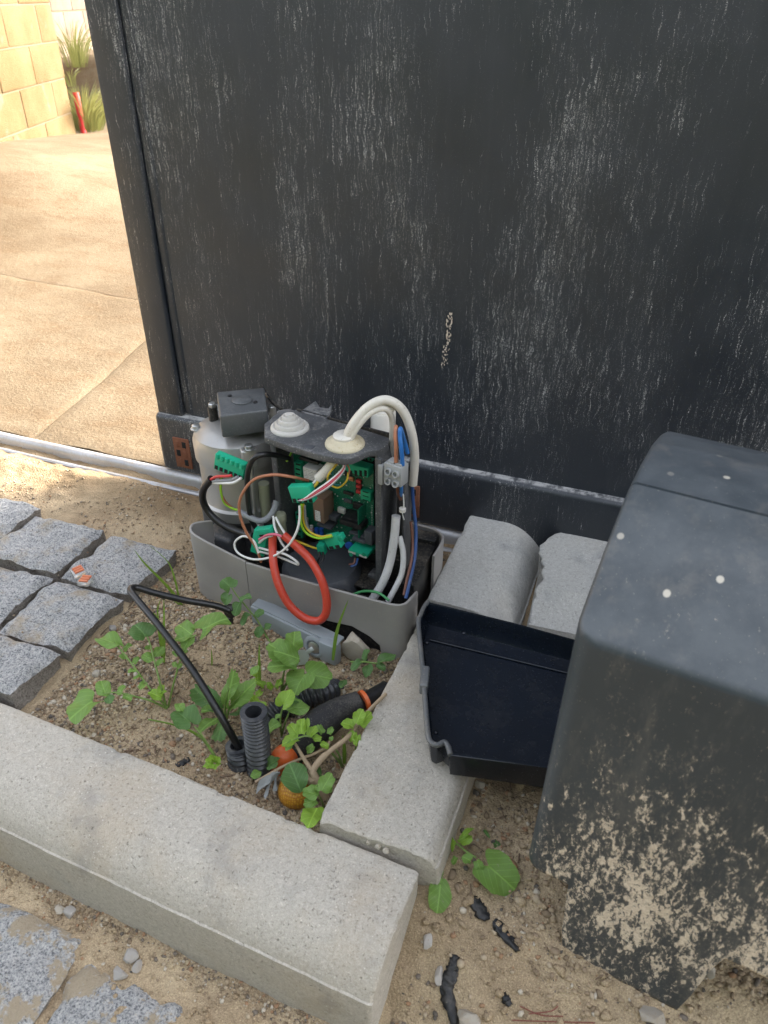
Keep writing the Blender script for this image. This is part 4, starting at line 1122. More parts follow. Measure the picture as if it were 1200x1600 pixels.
# cables and wires of the opener
def wire(name, pts, r, mat, n=None, sides=8, label=None):
    """pts: (u, v, y) picture position at a real depth y"""
    o = tube(name, [PY(u, v, y) for u, v, y in pts], r, M[mat], opener, n or len(pts) * 7, sides)
    if label: o['label'] = label
    return o
g2y = g2[1]
wire('cable', [(541, 690, g2y), (552, 664, g2y), (575, 636, g2y + .01), (603, 625, g2y + .02), (628, 640, g2y + .03), (643, 675, g2y + .035), (648, 715, g2y + .04), (645, 757, g2y + .04)], 0.0062, 'white_cable', 60, 14, 'thick white cable arching over the control box')
wire('cable', [(545, 692, g2y - .003), (558, 668, g2y), (578, 646, g2y + .008), (600, 638, g2y + .018), (612, 652, g2y + .03), (613, 680, g2y + .035), (610, 715, g2y + .045)], 0.0042, 'white_cable', 50, 12)
wire('cable', [(538, 690, g2y), (546, 668, g2y), (566, 642, g2y + .008), (590, 631, g2y + .018), (615, 640, g2y + .03)], 0.0045, 'white_cable', 40, 12)
wire('cable', [(531, 708, .815), (521, 722, .812), (508, 737, .806), (497, 748, .802)], 0.0068, 'white_cable', 24, 16, 'cut white cable sleeve inside the control box')
wire('wire', [(498, 747, .802), (488, 756, .796), (480, 763, .792)], 0.0018, 'white_wire')
wire('wire', [(500, 748, .802), (494, 757, .796), (488, 764, .792)], 0.0020, 'yellow_wire')
wire('wire', [(534, 714, .82), (524, 728, .806), (513, 742, .796), (514, 755, .80), (528, 762, .81), (541, 752, .81), (544, 738, .815)], 0.0013, 'yellow_wire')
wire('wire', [(530, 715, .82), (520, 735, .81), (522, 755, .812), (533, 758, .815)], 0.0013, 'teal_wire')
wire('wire', [(540, 722, .82), (546, 734, .815), (542, 748, .815)], 0.0012, 'brown_wire')
for k, mt in enumerate(['white_wire', 'red_wire', 'pink_wire', 'red_wire', 'white_wire', 'mid_grey_cable']):
    o = (k - 2.5)
    wire('wire', [(535 + k * .8, 712, .822), (537 + o * .5, 732 + o * .6, .806), (517 + o * .6, 754 + o * 1.3, .790), (492 + o * .4, 771 + o * 1.2, .780), (476 - o * .5, 780 + o * .7, .778), (466 - o * 1.5, 782 - o * .2, .782)], 0.0013, mt)
wire('wire', [(482, 751, .812), (455, 745, .79), (425, 742, .78), (396, 750, .775), (377, 775, .772), (374, 800, .772), (384, 830, .772), (400, 855, .774), (408, 878, .776)], 0.0021, 'brown_wire', 60, 10, 'long brown wire looping in front of the motor')
wire('wire', [(404, 864, .772), (396, 845, .774), (380, 838, .776), (367, 848, .774), (372, 864, .770), (396, 874, .768), (425, 870, .766), (448, 855, .766), (463, 832, .770), (468, 810, .776), (468, 790, .780)], 0.0017, 'white_wire', 70, 10)
wire('wire', [(427, 806, .80), (430, 826, .79), (440, 848, .782), (450, 860, .78)], 0.0018, 'white_wire')
wire('wire', [(431, 808, .80), (438, 822, .792), (446, 835, .786)], 0.0018, 'white_wire')
wire('wire', [(405, 856, .782), (420, 860, .776), (445, 866, .772), (462, 876, .770), (466, 882, .772), (455, 878, .775), (430, 868, .778), (406, 862, .782)], 0.0018, 'white_wire', 50)
wire('wire', [(405, 843, .784), (418, 836, .776), (430, 835, .774), (440, 838, .774)], 0.0019, 'pink_wire')
wire('wire', [(405, 848, .784), (415, 840, .778), (425, 837, .776)], 0.0018, 'white_wire')
wire('cable', [(426, 835, .784), (426, 855, .776), (428, 885, .760), (436, 915, .748), (452, 945, .742), (475, 965, .742), (497, 970, .744), (509, 958, .748), (510, 935, .754), (502, 905, .762), (485, 875, .772), (465, 855, .778), (443, 836, .782)], 0.0060, 'red_cable', 90, 16, 'orange-red cable hanging in a loop over the skirt')
wire('cable', [(452, 717, .836), (435, 712, .82), (412, 710, .80), (395, 718, .79), (387, 740, .79), (387, 775, .80), (392, 810, .81), (400, 825, .815)], 0.0040, 'black_cable', 50, 12)
wire('wire', [(452, 716, .836), (448, 720, .83), (456, 707, .85)], 0.0014, 'lime_wire')
wire('cable', [(330, 748, .800), (318, 765, .805), (318, 785, .81), (330, 805, .81), (352, 822, .806), (375, 832, .802), (395, 838, .798)], 0.0056, 'black_cable', 50, 14, 'black cable curving down the front of the motor')
wire('wire', [(328, 750, .800), (338, 745, .794), (352, 744, .790), (362, 743, .790)], 0.0022, 'red_wire')
wire('wire', [(330, 752, .800), (345, 751, .792), (360, 750, .790), (372, 745, .790)], 0.0022, 'mid_grey_cable')
wire('wire', [(332, 754, .800), (350, 755, .790), (365, 754, .788), (377, 747, .790)], 0.0022, 'white_wire')
wire('wire', [(347, 743, .795), (345, 765, .795), (350, 785, .80), (362, 794, .803), (372, 797, .806)], 0.0018, 'lime_wire')
wire('wire', [(344, 743, .797), (344, 765, .797), (352, 783, .80), (366, 796, .806)], 0.0015, 'brown_wire')
wire('cable', [(372, 798, .806), (390, 808, .806), (408, 814, .81), (422, 806, .82), (430, 792, .83), (432, 782, .835)], 0.0046, 'mid_grey_cable', 40, 12)
wire('wire', [(471, 788, .782), (470, 815, .790), (478, 832, .795), (497, 841, .795), (519, 838, .797)], 0.0017, 'lime_wire')
wire('wire', [(474, 788, .784), (474, 812, .793), (482, 829, .797), (500, 838, .797), (518, 836, .799)], 0.0016, 'yellow_wire')
wire('wire', [(476, 790, .785), (478, 815, .795), (486, 832, .80), (505, 840, .80)], 0.0018, 'mid_grey_cable')
wire('wire', [(455, 842, .83), (470, 848, .825), (488, 855, .822), (500, 858, .824)], 0.0018, 'yellow_wire')
wire('wire', [(500, 862, .822), (498, 872, .815), (494, 884, .80)], 0.0018, 'black_cable')
wire('wire', [(505, 862, .822), (504, 875, .815), (492, 888, .80)], 0.0018, 'black_cable')
wire('wire', [(555, 872, .825), (553, 880, .82), (545, 882, .815)], 0.0016, 'dark_brown_wire')
wire('wire', [(559, 872, .825), (556, 882, .82), (548, 885, .815)], 0.0016, 'navy_wire')
wire('wire', [(375, 880, .80), (390, 884, .795), (405, 893, .79)], 0.0017, 'lime_wire')
wire('wire', [(548, 930, .79), (568, 924, .79), (590, 926, .785), (608, 938, .78)], 0.0020, 'green_wire')
# milky hose and fitting between motor and box
wire('hose', [(412, 755, .86), (414, 780, .86), (417, 808, .86)], 0.0085, 'pale_green_plastic', 12, 14)
q = PY(438, 806, 0.832)
lathe('hose_fitting', [(0.0, -0.034), (0.0080, -0.034), (0.0075, -0.012), (0.0088, -0.010), (0.0092, 0.0), (0.0080, 0.004), (0.0, 0.006)], q, M['pale_green_plastic'], opener, 20)
# terminal strip, bracket and mains wires on the right side of the box
tc = PY(619, 738, 0.826)
tx = np.array([math.cos(R(-14)), math.sin(R(-14)), 0]); ty = np.array([-tx[1], tx[0], 0])
ts = fbox('terminal_strip', tc, tx, ty, EZ, (0.028, 0.018, 0.030), M['term_grey'], opener, 0.0015)
fbox('end_stop', tc + tx * -0.019 + ty * -0.006 - EZ * 0.006, tx, ty, EZ, (0.008, 0.010, 0.030), M['term_grey'], ts, 0.0012)
for i in range(2):
    for k in range(2):
        q = tc + tx * (-0.005 + 0.012 * i) - ty * 0.008 + EZ * (0.004 - 0.015 * k)
        lathe('screw_barrel', [(0.0, 0.0), (0.0048, 0.0), (0.0048, 0.006), (0.0034, 0.006), (0.0034, 0.001), (0.0, 0.001)], q, M['term_grey'], ts, 16, axis=-ty + EZ * 0.25)
    q = tc + tx * (-0.005 + 0.012 * i) + EZ * 0.015
    fbox('wire_entry', q, tx, ty, EZ, (0.010, 0.013, 0.006), M['term_grey'], ts, 0.001)
cu = PY(642, 760, 0.872)
brk = fbox('side_bracket', (cu[0] - 0.002, 0.862, 0.17), AX, AY, AZ, (0.005, 0.030, 0.185), M['boxtop'], opener, 0.002, 3)
fbox('bracket_flange', (cu[0] - 0.012, 0.876, 0.155), AX, AY, AZ, (0.020, 0.004, 0.150), M['boxtop'], brk, 0.001)
fbox('bracket_foot', (cu[0] - 0.012, 0.858, 0.088), AX, AY, AZ, (0.024, 0.030, 0.045), M['black'], brk, 0.002)
wire('wire', [(619, 722, .822), (619, 700, .822), (618, 680, .826), (619, 667, .835), (620, 690, .85)], 0.0028, 'brown_wire', 30, 10)
wire('wire', [(629, 727, .822), (627, 700, .822), (625, 682, .826), (626, 670, .832), (632, 690, .85), (637, 708, .855)], 0.0030, 'blue_wire', 30, 10)
wire('wire', [(643, 745, .865), (646, 790, .865), (650, 830, .855), (648, 870, .835), (641, 905, .812), (634, 935, .792)], 0.0026, 'navy_wire', 40, 10)
wire('wire', [(642, 815, .858), (645, 850, .845), (642, 880, .825), (636, 905, .81), (631, 930, .795)], 0.0022, 'dark_brown_wire', 40, 10)
wire('wire', [(621, 752, .826), (622, 768, .832), (626, 780, .84)], 0.0026, 'dark_brown_wire')
wire('wire', [(627, 753, .826), (627, 768, .832), (625, 776, .84)], 0.0026, 'blue_wire')
wire('cable', [(627, 772, .842), (626, 786, .846), (625, 800, .85)], 0.0045, 'black_cable')
wire('cable', [(619, 806, .835), (616, 840, .828), (609, 880, .818), (598, 910, .806), (584, 933, .795), (574, 948, .788)], 0.0062, 'grey_cable', 50, 14, 'thick dusty white cable running down beside the box')
wire('cable', [(624, 838, .835), (630, 865, .826), (628, 895, .815), (618, 918, .802), (606, 940, .790)], 0.0042, 'grey_cable', 50, 12)
wire('cable_tie', [(630, 772, .835), (631, 790, .838), (629, 802, .842), (631, 812, .845)], 0.0010, 'white_wire')
lathe('cable_tie_head', [(0, -0.003), (0.005, -0.002), (0.005, 0.003), (0, 0.004)], PY(629, 797, 0.836), M['grommet'], opener, 10)

# lever with its lock and key, hanging open at the front
lv0, lv1 = np.array([-0.506, 0.756]), np.array([-0.352, 0.732])
le = (lv1 - lv0); LL = np.linalg.norm(le); le /= LL; ln = np.array([le[1], -le[0]])
lev = fbox('release_lever', (*((lv0 + lv1) / 2), 0.010), np.array([le[0], le[1], -0.07]), (*ln, 0), EZ, (LL, 0.012, 0.036), M['lever'], opener, 0.0025, 3)
fbox('lever_flange', (*((lv0 + lv1) / 2 - ln * 0.007), 0.028), np.array([le[0], le[1], -0.07]), (*ln, 0), EZ, (LL * 0.98, 0.020, 0.004), M['lever'], lev, 0.001)
fbox('lever_tip', (*(lv0 + le * (LL - 0.014) + ln * 0.004), 0.008), (*le, 0), (*ln, 0), EZ, (0.028, 0.016, 0.036), M['lever'], lev, 0.002)
lk = np.array([*(lv0 + le * LL * 0.76 + ln * 0.0065), 0.008])
LNv = np.array([ln[0], ln[1], 0.12])
lathe('lock_escutcheon', [(0.0, 0.0), (0.0185, 0.0), (0.0185, 0.003), (0.0160, 0.0050), (0.0125, 0.0050), (0.0115, 0.0020), (0.0, 0.0020)], lk, M['lever'], lev, 32, axis=LNv)
lathe('lock_cylinder', [(0.0, 0.0), (0.0095, 0.0), (0.0095, 0.0045), (0.0085, 0.0052), (0.0, 0.0052)], lk, M['steel'], lev, 24, axis=LNv)
kd = np.array([ln[0] * 0.75 - 0.55 * le[0], ln[1] * 0.75 - 0.55 * le[1], -0.55]); kd /= np.linalg.norm(kd)
k0 = lk + LNv * 0.003; kn = -fw - kd * np.dot(-fw, kd); kn /= np.linalg.norm(kn); ks = np.cross(kn, kd)
key = fbox('key_blade', k0 + kd * 0.008, kd, ks, kn, (0.018, 0.007, 0.002), M['steel'], lev, 0.0003)
bow = []
for a in np.linspace(0, 2 * math.pi, 6, endpoint=False) + math.pi / 6: bow.append((math.cos(a) * 0.0125, math.sin(a) * 0.0125))
kc = k0 + kd * 0.024
V = []
for s_ in (-1, 1): V += [kc + kd * a * 1.0 + ks * b + kn * 0.0011 * s_ for a, b in bow]
# hole in the bow
hole = [(-0.004 + math.cos(a) * 0.0028 + 0.010, math.sin(a) * 0.0045) for a in np.linspace(0, 2 * math.pi, 6, endpoint=False) + math.pi / 6]
for s_ in (-1, 1): V += [kc + kd * a + ks * b + kn * 0.0011 * s_ for a, b in hole]
F = []
for i in range(6):
    j = (i + 1) % 6
    F += [[i, j, 6 + j, 6 + i], [12 + j, 12 + i, 18 + i, 18 + j], [j, i, 12 + i, 12 + j], [6 + i, 6 + j, 18 + j, 18 + i]]
ko = mesh('key_bow', V, F, M['steel'], lev, False)
box('recess_shade_plate', -0.515, -0.300, 0.774, 0.782, -0.03, 0.05, M['dark_void'], opener, 0)  # near-black plate painted as the shade in the opening behind the lever

# ------------------------------------------------------------------ big cover standing on the gravel
CA = R(-7.5)
c1 = np.array([math.cos(CA), math.sin(CA)]); c2 = np.array([-math.sin(CA), math.cos(CA)])
CO = PZ(870, 1483, -0.034)
def build_cover():
    XL, XR, D, r, rf, rt_ = -0.0510, 0.290, 0.345, 0.018, 0.006, 0.007
    zprof_y = [0, 0.03, 0.07, 0.11, 0.139, 0.1400, 0.142, 0.1430, 0.18, 0.23, 0.28, 0.32, 0.345]
    zprof_z = [0.417, 0.437, 0.461, 0.479, 0.4875, 0.4848, 0.4848, 0.4875, 0.490, 0.487, 0.475, 0.460, 0.448]
    ys = np.unique(np.concatenate([r * (1 - np.cos(np.linspace(0, math.pi / 2, 9))), rf * (1 - np.cos(np.linspace(0, math.pi / 2, 7))), np.linspace(r, D - 0.02, 30), [0.1385, 0.139, 0.1400, 0.142, 0.1430, 0.1435], D - 0.035 * (1 - np.sin(np.linspace(0, math.pi / 2, 9)))]))
    def zt(y):
        z = np.interp(y, zprof_y, zprof_z)
        if y < rf: z -= rf - math.sqrt(max(0, rf * rf - (rf - y) ** 2))
        yb = D - y
        if yb < 0.03: z -= 0.03 - math.sqrt(max(0, 0.03 ** 2 - (0.03 - yb) ** 2))
        return z
    def inset(y):
        i = 0
        if y < r: i = r - math.sqrt(max(0, r * r - (r - y) ** 2))
        yb = D - y
        if yb < r: i = r - math.sqrt(max(0, r * r - (r - yb) ** 2))
        return i
    fx = np.concatenate([(1 - np.cos(np.linspace(0, math.pi / 2, 8))) * 0.5 * 0.09, np.linspace(0.05, 0.95, 46), 1 - (1 - np.cos(np.linspace(math.pi / 2, 0, 8))) * 0.5 * 0.09])
    fz = np.concatenate([[0, 0.01], np.linspace(0.03, 0.97, 26), [1.0]])
    def zb(x, y):
        # lower lip; tongue at front and back
        base = 0.114 + 0.004 * 0
        k = 0.0
        if y < 0.001 or y > D - 0.001:
            k = float(sstep(-0.006, 0.004, x) * sstep(0.140, 0.122, x))
        e = min(x - XL, XR - x)
        return base * (1 - k) + 0.0 * k
    V = []; idx = {}
    J = len(fx); K = len(fz)
    rowsV = []
    def zj(x, xl, xr, y):
        d = min(x - xl, xr - x)
        z = zt(y)
        if d < rt_: z -= rt_ - math.sqrt(max(0, rt_ * rt_ - (rt_ - d) ** 2))
        return z
    for y in ys:
        ins = inset(y); xl, xr = XL + ins, XR - ins
        row = []
        xs = xl + (xr - xl) * fx
        z0 = zb(XL, 0.1); t0 = zj(xs[0], xl, xr, y); t1 = zj(xs[-1], xl, xr, y)
        if y < r: z0c = z0 + 0.010 * (1 - y / r) * 0
        else: z0c = z0
        for f in fz[:-1]:
            z = z0 + (t0 - z0) * f; dr = 0.006 * z / 0.45
            row.append((xl + dr, y + 0.012 * z / 0.45 * (1 if y < D / 2 else -1) * (abs(y - D / 2) / (D / 2)), z))
        for x in xs:
            z = zj(x, xl, xr, y); dr = 0.006 * z / 0.45
            xx = x + dr * (1 - 2 * (x - xl) / (xr - xl))
            row.append((xx, y + 0.012 * z / 0.45 * (1 if y < D / 2 else -1) * (abs(y - D / 2) / (D / 2)), z))
        for f in fz[:-1][::-1]:
            z = z0 + (t1 - z0) * f; dr = 0.006 * z / 0.45
            row.append((xr - dr, y + 0.012 * z / 0.45 * (1 if y < D / 2 else -1) * (abs(y - D / 2) / (D / 2)), z))
        rowsV.append(row)
    nrow = len(rowsV[0])
    V = [p for row in rowsV for p in row]
    F = [tuple(f[::-1]) for f in grid_faces(len(ys), nrow)]
    for yi, y in ((0, ys[0]), (len(ys) - 1, ys[-1])):
        ins = inset(y); xl, xr = XL + ins, XR - ins
        xs = xl + (xr - xl) * fx
        n0 = len(V)
        for x in xs:
            t = zj(x, xl, xr, y)
            for f in fz:
                b = zb(x, y) if f < 0.2 else zb(x, y)
                z = b + (t - b) * f; dr = 0.006 * z / 0.45
                xx = x + dr * (1 - 2 * (x - xl) / (xr - xl))
                V.append((xx, y + 0.012 * z / 0.45 * (1 if yi == 0 else -1), z))
        fc_ = grid_faces(J, K)
        for f in fc_:
            g = [n0 + a for a in f]
            F.append(g if yi == 0 else g[::-1])
    W = []
    for (x, y, z) in V:
        q = CO[:2] + c1 * x + c2 * y
        W.append((q[0], q[1], z + CO[2]))
    bm = bmesh.new()
    vs = [bm.verts.new(p) for p in W]
    for f in F:
        try: bm.faces.new([vs[a] for a in f])
        except ValueError: pass
    bmesh.ops.remove_doubles(bm, verts=bm.verts, dist=0.0004)
    bmesh.ops.recalc_face_normals(bm, faces=bm.faces)
    o = bmobj('motor_cover', bm, M['cover'], None, True, 38)
    md = o.modifiers.new('wall', 'SOLIDIFY'); md.thickness = 0.003; md.offset = -1
    return tag(o, 'large dark grey motor cover splashed with dried mud standing on the gravel', 'cover')
build_cover()

# ------------------------------------------------------------------ shallow black tray lying on the kerb
tray = thing('plastic_tray', PZ(770, 1080, 0.045), 'shallow blue-black plastic tray lying open on the kerb beside the cover', 'tray')
outl = [(669, 940), (663, 948), (657, 962), (654, 975), (660, 1040), (664, 1090), (668, 1140), (672, 1158), (683, 1164), (694, 1160), (700, 1166), (704, 1180), (780, 1190), (890, 1204), (930, 1008), (800, 972)]
def tz(u, v): return 0.084
pts_t = [PZ(u, v, tz(u, v)) for u, v in outl]
cxy = np.mean([p[:2] for p in pts_t], 0)
fl_z = 0.049
def shell(name, inset0, inset1, zt_, zb_, mat, parent):
    n = len(pts_t); V = []; F = []
    P = np.array([p[:2] for p in pts_t])
    Tt = np.roll(P, -1, 0) - np.roll(P, 1, 0); Tt /= np.linalg.norm(Tt, axis=1)[:, None]
    area = np.sum(P[:, 0] * np.roll(P[:, 1], -1) - np.roll(P[:, 0], -1) * P[:, 1])
    Nn = np.stack([-Tt[:, 1], Tt[:, 0]], 1) * (1 if area > 0 else -1)
    return P, Nn
P_, N_ = shell('x', 0, 0, 0, 0, None, None)
n = len(P_)
def ring(ins, z): return [(*(P_[i] + N_[i] * ins), z) for i in range(n)]
rings = [ring(0.004, fl_z - 0.004), ring(0.0025, fl_z + 0.002), ring(0.0, 0.078), ring(0.0, 0.0835), ring(0.0008, 0.0842), ring(0.0030, 0.0842), ring(0.0036, 0.0832), ring(0.0042, 0.070), ring(0.0060, fl_z + 0.004), ring(0.0085, fl_z)]
V = [p for r_ in rings for p in r_]
F = []
for a in range(len(rings) - 1):
    for i in range(n):
        j = (i + 1) % n; F.append([a * n + i, a * n + j, (a + 1) * n + j, (a + 1) * n + i])
F.append([(len(rings) - 1) * n + i for i in range(n)]); F.append([i for i in range(n)][::-1])
tb_ = mesh('tray_body', V, F, M['traym'], tray, True, autosm=30)
bm = bmesh.new(); bm.from_mesh(tb_.data); bmesh.ops.recalc_face_normals(bm, faces=bm.faces); bm.to_mesh(tb_.data); bm.free()
# pale outer edge strip on the left, clip and moulded step
left_px = [(669, 940), (663, 948), (657, 962), (654, 975), (660, 1040), (664, 1090), (668, 1140), (672, 1158), (683, 1164), (694, 1160), (700, 1166), (704, 1180)]
tube('tray_edge', [PZ(u, v, 0.0830) for u, v in left_px], 0.0034, M['trayrim'], tray, 60, 8)
cq = PZ(661, 1062, 0.08)
fbox('tray_clip', cq + np.array([0.002, 0, 0.0]), (0.97, 0.0, 0.2), (-0.25, 0.97, 0), AZ, (0.012, 0.036, 0.018), M['trayrim'], tray, 0.003, 3)
stp = [PZ(u, v, 0.0) for u, v in ((672, 988), (800, 1018), (905, 1045))]
tube('moulded_step', [PZ(u, v, fl_z + 0.0015) for u, v in ((672, 1000), (780, 1026), (905, 1056))], 0.0016, M['traym'], tray, 12, 8)
for u, v in ((667, 1005), (681, 1145), (725, 990)):
    lathe('rivet', [(0.0028, 0), (0.0028, 0.002), (0.0015, 0.003), (0, 0.003)], PZ(u, v, fl_z), M['traym'], tray, 10)

# ------------------------------------------------------------------ pipes, conduits and litter in the planting bed
def gz(p, dz=0.0): return np.array([p[0], p[1], float(ground_h(p[0], p[1])) + dz])
def up_conduit(ub, vb, ut, vt, r, label, cat='conduit', wall=0.0012):
    b = PZ(ub, vb, -0.012); t = PY(ut, vt, b[1] + 0.002)
    o = corrugated('conduit', [b - np.array([0, 0, 0.02]), (b + t) / 2 + np.array([0.001, 0, 0]), t], r, 0.0070, 0.0052, M['conduit'], wall=wall)
    return tag(o, label, cat, 'corrugated conduits')
up_conduit(404, 1193, 396, 1112, 0.0165, 'upright black corrugated conduit with an empty open end')
up_conduit(374, 1184, 372, 1164, 0.0165, 'short stub of corrugated conduit holding the thin black cable')
tag(corrugated('conduit', [gz(PZ(400, 1120, 0), -0.02), gz(PZ(425, 1103, 0), 0.012), gz(PZ(460, 1080, 0.01), 0.016), gz(PZ(500, 1066, 0.01), 0.014), gz(PZ(535, 1045, 0), -0.02)], 0.0165, 0.0076, 0.0042, M['conduit'], hollow=False), 'black corrugated conduit lying half buried beneath the leaves', 'conduit', 'corrugated conduits')
sl_ = thing('sleeved_pipe', PZ(505, 1140, -0.03), 'black rubber sleeve over an orange pipe leading to the kerb', 'pipe')
M['sleeve'] = m_plastic('black_fabric_sleeve', (0.012, 0.012, 0.014), 0.7, 0.3, (0.22, 0.20, 0.17), 500, 0.8)
tube('rubber_sleeve', [PZ(452, 1180, -0.020), PZ(475, 1155, 0.0), PZ(505, 1128, 0.010), PZ(540, 1106, 0.014), PZ(562, 1096, 0.016)], [0.019, 0.0195, 0.020, 0.0205, 0.021, 0.0215, 0.022, 0.022, 0.0215, 0.020, 0.019, 0.0175, 0.0165, 0.0155, 0.015, 0.0145], M['sleeve'], sl_, 16, 20)
tube('orange_pipe', [PZ(567, 1096, 0.0168), PZ(569, 1095, 0.0169), PZ(571, 1094, 0.0169)], 0.0148, M['orange'], sl_, 6, 18)
tube('grey_pipe', [PZ(560, 1101, 0.012), PZ(604, 1076, 0.008)], 0.0115, M['black_cable'], sl_, 6, 14)
tag(tube('orange_conduit', [PZ(436, 1200, -0.035), PZ(443, 1184, -0.008), PZ(455, 1180, -0.016), PZ(468, 1182, -0.040)], 0.0160, M['orange'], None, 24, 20), 'bright orange conduit pipe end sticking out of the soil', 'pipe')
yb_ = PZ(463, 1236, -0.014)
tag(lathe('cap', [(0.0, -0.020), (0.012, -0.0185), (0.0185, -0.012), (0.0225, -0.002), (0.0225, 0.004), (0.020, 0.012), (0.013, 0.018), (0.006, 0.0200), (0.0, 0.0205)], yb_, M['yellow'], None, 36), 'round yellow dimpled plastic cap half hidden under a leaf by the corner', 'cap')
# thin black cable
bc = [PZ(377, 1178, -0.005), PZ(371, 1165, 0.012), PZ(345, 1119, 0.055), PZ(300, 1046, 0.085), PZ(250, 980, 0.102), PZ(217, 940, 0.108), PZ(204, 923, 0.108), PZ(212, 918, 0.104), PZ(240, 926, 0.094), PZ(290, 938, 0.080), PZ(335, 946, 0.066), PZ(358, 954, 0.055)]
cab = thing('black_cable', PZ(372, 1170, 0.0), 'thin black cable bent upwards from the conduit stub to the motor skirt', 'cable')
tube('cable', bc, 0.0048, M['black_cable'], cab, 90, 14)
rockmesh('sealant_blob', PZ(359, 955, 0.05), 0.022, M['char'], cab, 3, 2, (1, 0.8, 1.3), 0.5)
rockmesh('sealant_blob', PZ(357, 968, 0.03), 0.016, M['char'], cab, 5, 2, (1, 0.8, 1.3), 0.5)
# dry twig, straw and dead leaf
tw = thing('twig', PZ(500, 1225, -0.01), 'pale dry forked twig lying against the kerb', 'twig')
tube('branch', [PZ(507, 1245, -0.015), PZ(496, 1222, 0.005), PZ(489, 1206, 0.015), PZ(500, 1188, 0.022), PZ(520, 1170, 0.028), PZ(545, 1150, 0.034), PZ(575, 1112, 0.040), PZ(603, 1084, 0.042)], [0.0065] * 6 + [0.0055] * 8 + [0.0042] * 10 + [0.0032] * 12 + [0.0024] * 12, M['twig'], tw, 48, 10)
tube('branch', [PZ(487, 1204, 0.016), PZ(474, 1184, 0.026), PZ(460, 1160, 0.034)], 0.0032, M['twig'], tw, 14, 8, r2=0.0018)
rockmesh('knot', PZ(487, 1217, 0.008), 0.016, M['twig'], tw, 8, 2, (1, 1, 1), 0.3)
tag(tube('straw', [PZ(399, 1222, -0.004), PZ(450, 1194, 0.010), PZ(503, 1172, 0.020), PZ(520, 1152, 0.02)], 0.0019, M['twig'], None, 24, 8), 'thin grey straw lying beside the yellow cap', 'straw')

# ------------------------------------------------------------------ weeds
def leaf_mesh(kind, seed):
    r_ = random.Random(seed)
    S_, rings_ = 40, [0.0, 0.25, 0.5, 0.75, 0.92, 1.0]
    ph = [r_.uniform(0, 6.28) for _ in range(6)]
    def rad(t):      # polar outline about the centre; t = 0 is the tip, pi the base
        if kind == 'round': return 1 + 0.03 * math.sin(5 * t + ph[0]) + 0.015 * math.sin(11 * t + ph[1])
        if kind == 'heart':
            d = abs((t - math.pi + math.pi) % (2 * math.pi) - math.pi) if False else abs(abs(((t + math.pi) % (2 * math.pi)) - math.pi) - math.pi)
            return (1.02 + 0.045 * math.sin(6 * t + ph[0]) + 0.02 * math.sin(13 * t + ph[1])) * (1 - 0.52 * math.exp(-(d / 0.30) ** 2)) * (1 + 0.12 * math.exp(-((d - 0.85) / 0.45) ** 2))
        if kind == 'lobed':
            d = abs(abs(((t + math.pi) % (2 * math.pi)) - math.pi) - math.pi)
            return (0.97 + 0.075 * math.sin(5 * t + ph[0]) + 0.04 * math.sin(9 * t + ph[1]) + 0.02 * math.sin(17 * t + ph[5])) * (1 - 0.25 * math.exp(-(d / 0.35) ** 2))
        if kind == 'serrate': return 0.96 + 0.085 * (((t * 9 / math.pi + (0 if t < math.pi else 0.5)) % 1.0) - 0.5) * 2 * (1 if t < math.pi else -1)
        return 1.0
    asp = {'round': 0.80, 'heart': 1.02, 'lobed': 0.80, 'serrate': 0.42}[kind]
    V, UV, F = [], [], []
    for k, q in enumerate(rings_):
        m = 1 if k == 0 else S_
        for i in range(m):
            t = 2 * math.pi * i / S_
            x = 0.5 + 0.5 * q * rad(t) * math.cos(t); y = 0.5 * asp * q * rad(t) * math.sin(t)
            if kind == 'serrate': y *= (0.55 + 0.9 * max(0, min(1, x))) * 0.9
            z = 0.22 * abs(y) - 0.32 * (x - 0.4) ** 2 + 0.030 * math.sin(9 * x + ph[2]) * (abs(y) * 2) + 0.035 * math.sin(11 * y + ph[3]) * q + 0.085 * q * q * math.sin(3 * t + ph[4])
            V.append((x, y, z)); UV.append((x, y))
    for i in range(S_): F.append([0, 1 + i, 1 + (i + 1) % S_])
    for k in range(1, len(rings_) - 1):
        a0 = 1 + (k - 1) * S_; b0 = a0 + S_
        for i in range(S_):
            j = (i + 1) % S_; F.append([a0 + i, b0 + i, b0 + j, a0 + j])
    me = bpy.data.meshes.new('leaf_' + kind)
    me.from_pydata(V, [], F); me.polygons.foreach_set('use_smooth', [True] * len(F)); add_uv(me, UV); me.update()
    return me
LEAF = {}
def leaf(plant, kind, base, tip, wr=1.0, mat='leaf', roll=0.0, var=None, up=(0, -0.25, 1)):
    """base and tip: (u, v, z) picture position at a real height z"""
    var = random.randint(0, 3) if var is None else var
    keyl = (kind, var, mat)
    if keyl not in LEAF:
        me = leaf_mesh(kind, 500 + var * 7 + len(kind)); me.materials.append(M[mat]); LEAF[keyl] = me
    a = Vector(PZ(*base)); b = Vector(PZ(*tip)); d = b - a; L_ = d.length
    X = d.normalized(); U = Vector(up); Nn = (U - X * U.dot(X)).normalized()
    Nn = Matrix.Rotation(roll + random.uniform(-0.4, 0.4), 3, X) @ Nn
    Y = Nn.cross(X)
    o = bpy.data.objects.new('leaf', LEAF[keyl])
    link(o, plant, a)
    o.rotation_euler = Matrix((X, Y, Nn)).transposed().to_euler()
    o.scale = (L_, L_ * wr, L_)
    return o
def stem(plant, pts, r=0.0016, r2=0.0009, mat='stem'):
    tube('stem', [PZ(*p) for p in pts], r, M[mat], plant, 8 + 4 * len(pts), 7, r2=r2)
def weed(u, v, label, z=0.0):
    return thing('weed', PZ(u, v, z), label, 'weed', 'weeds in the soil')
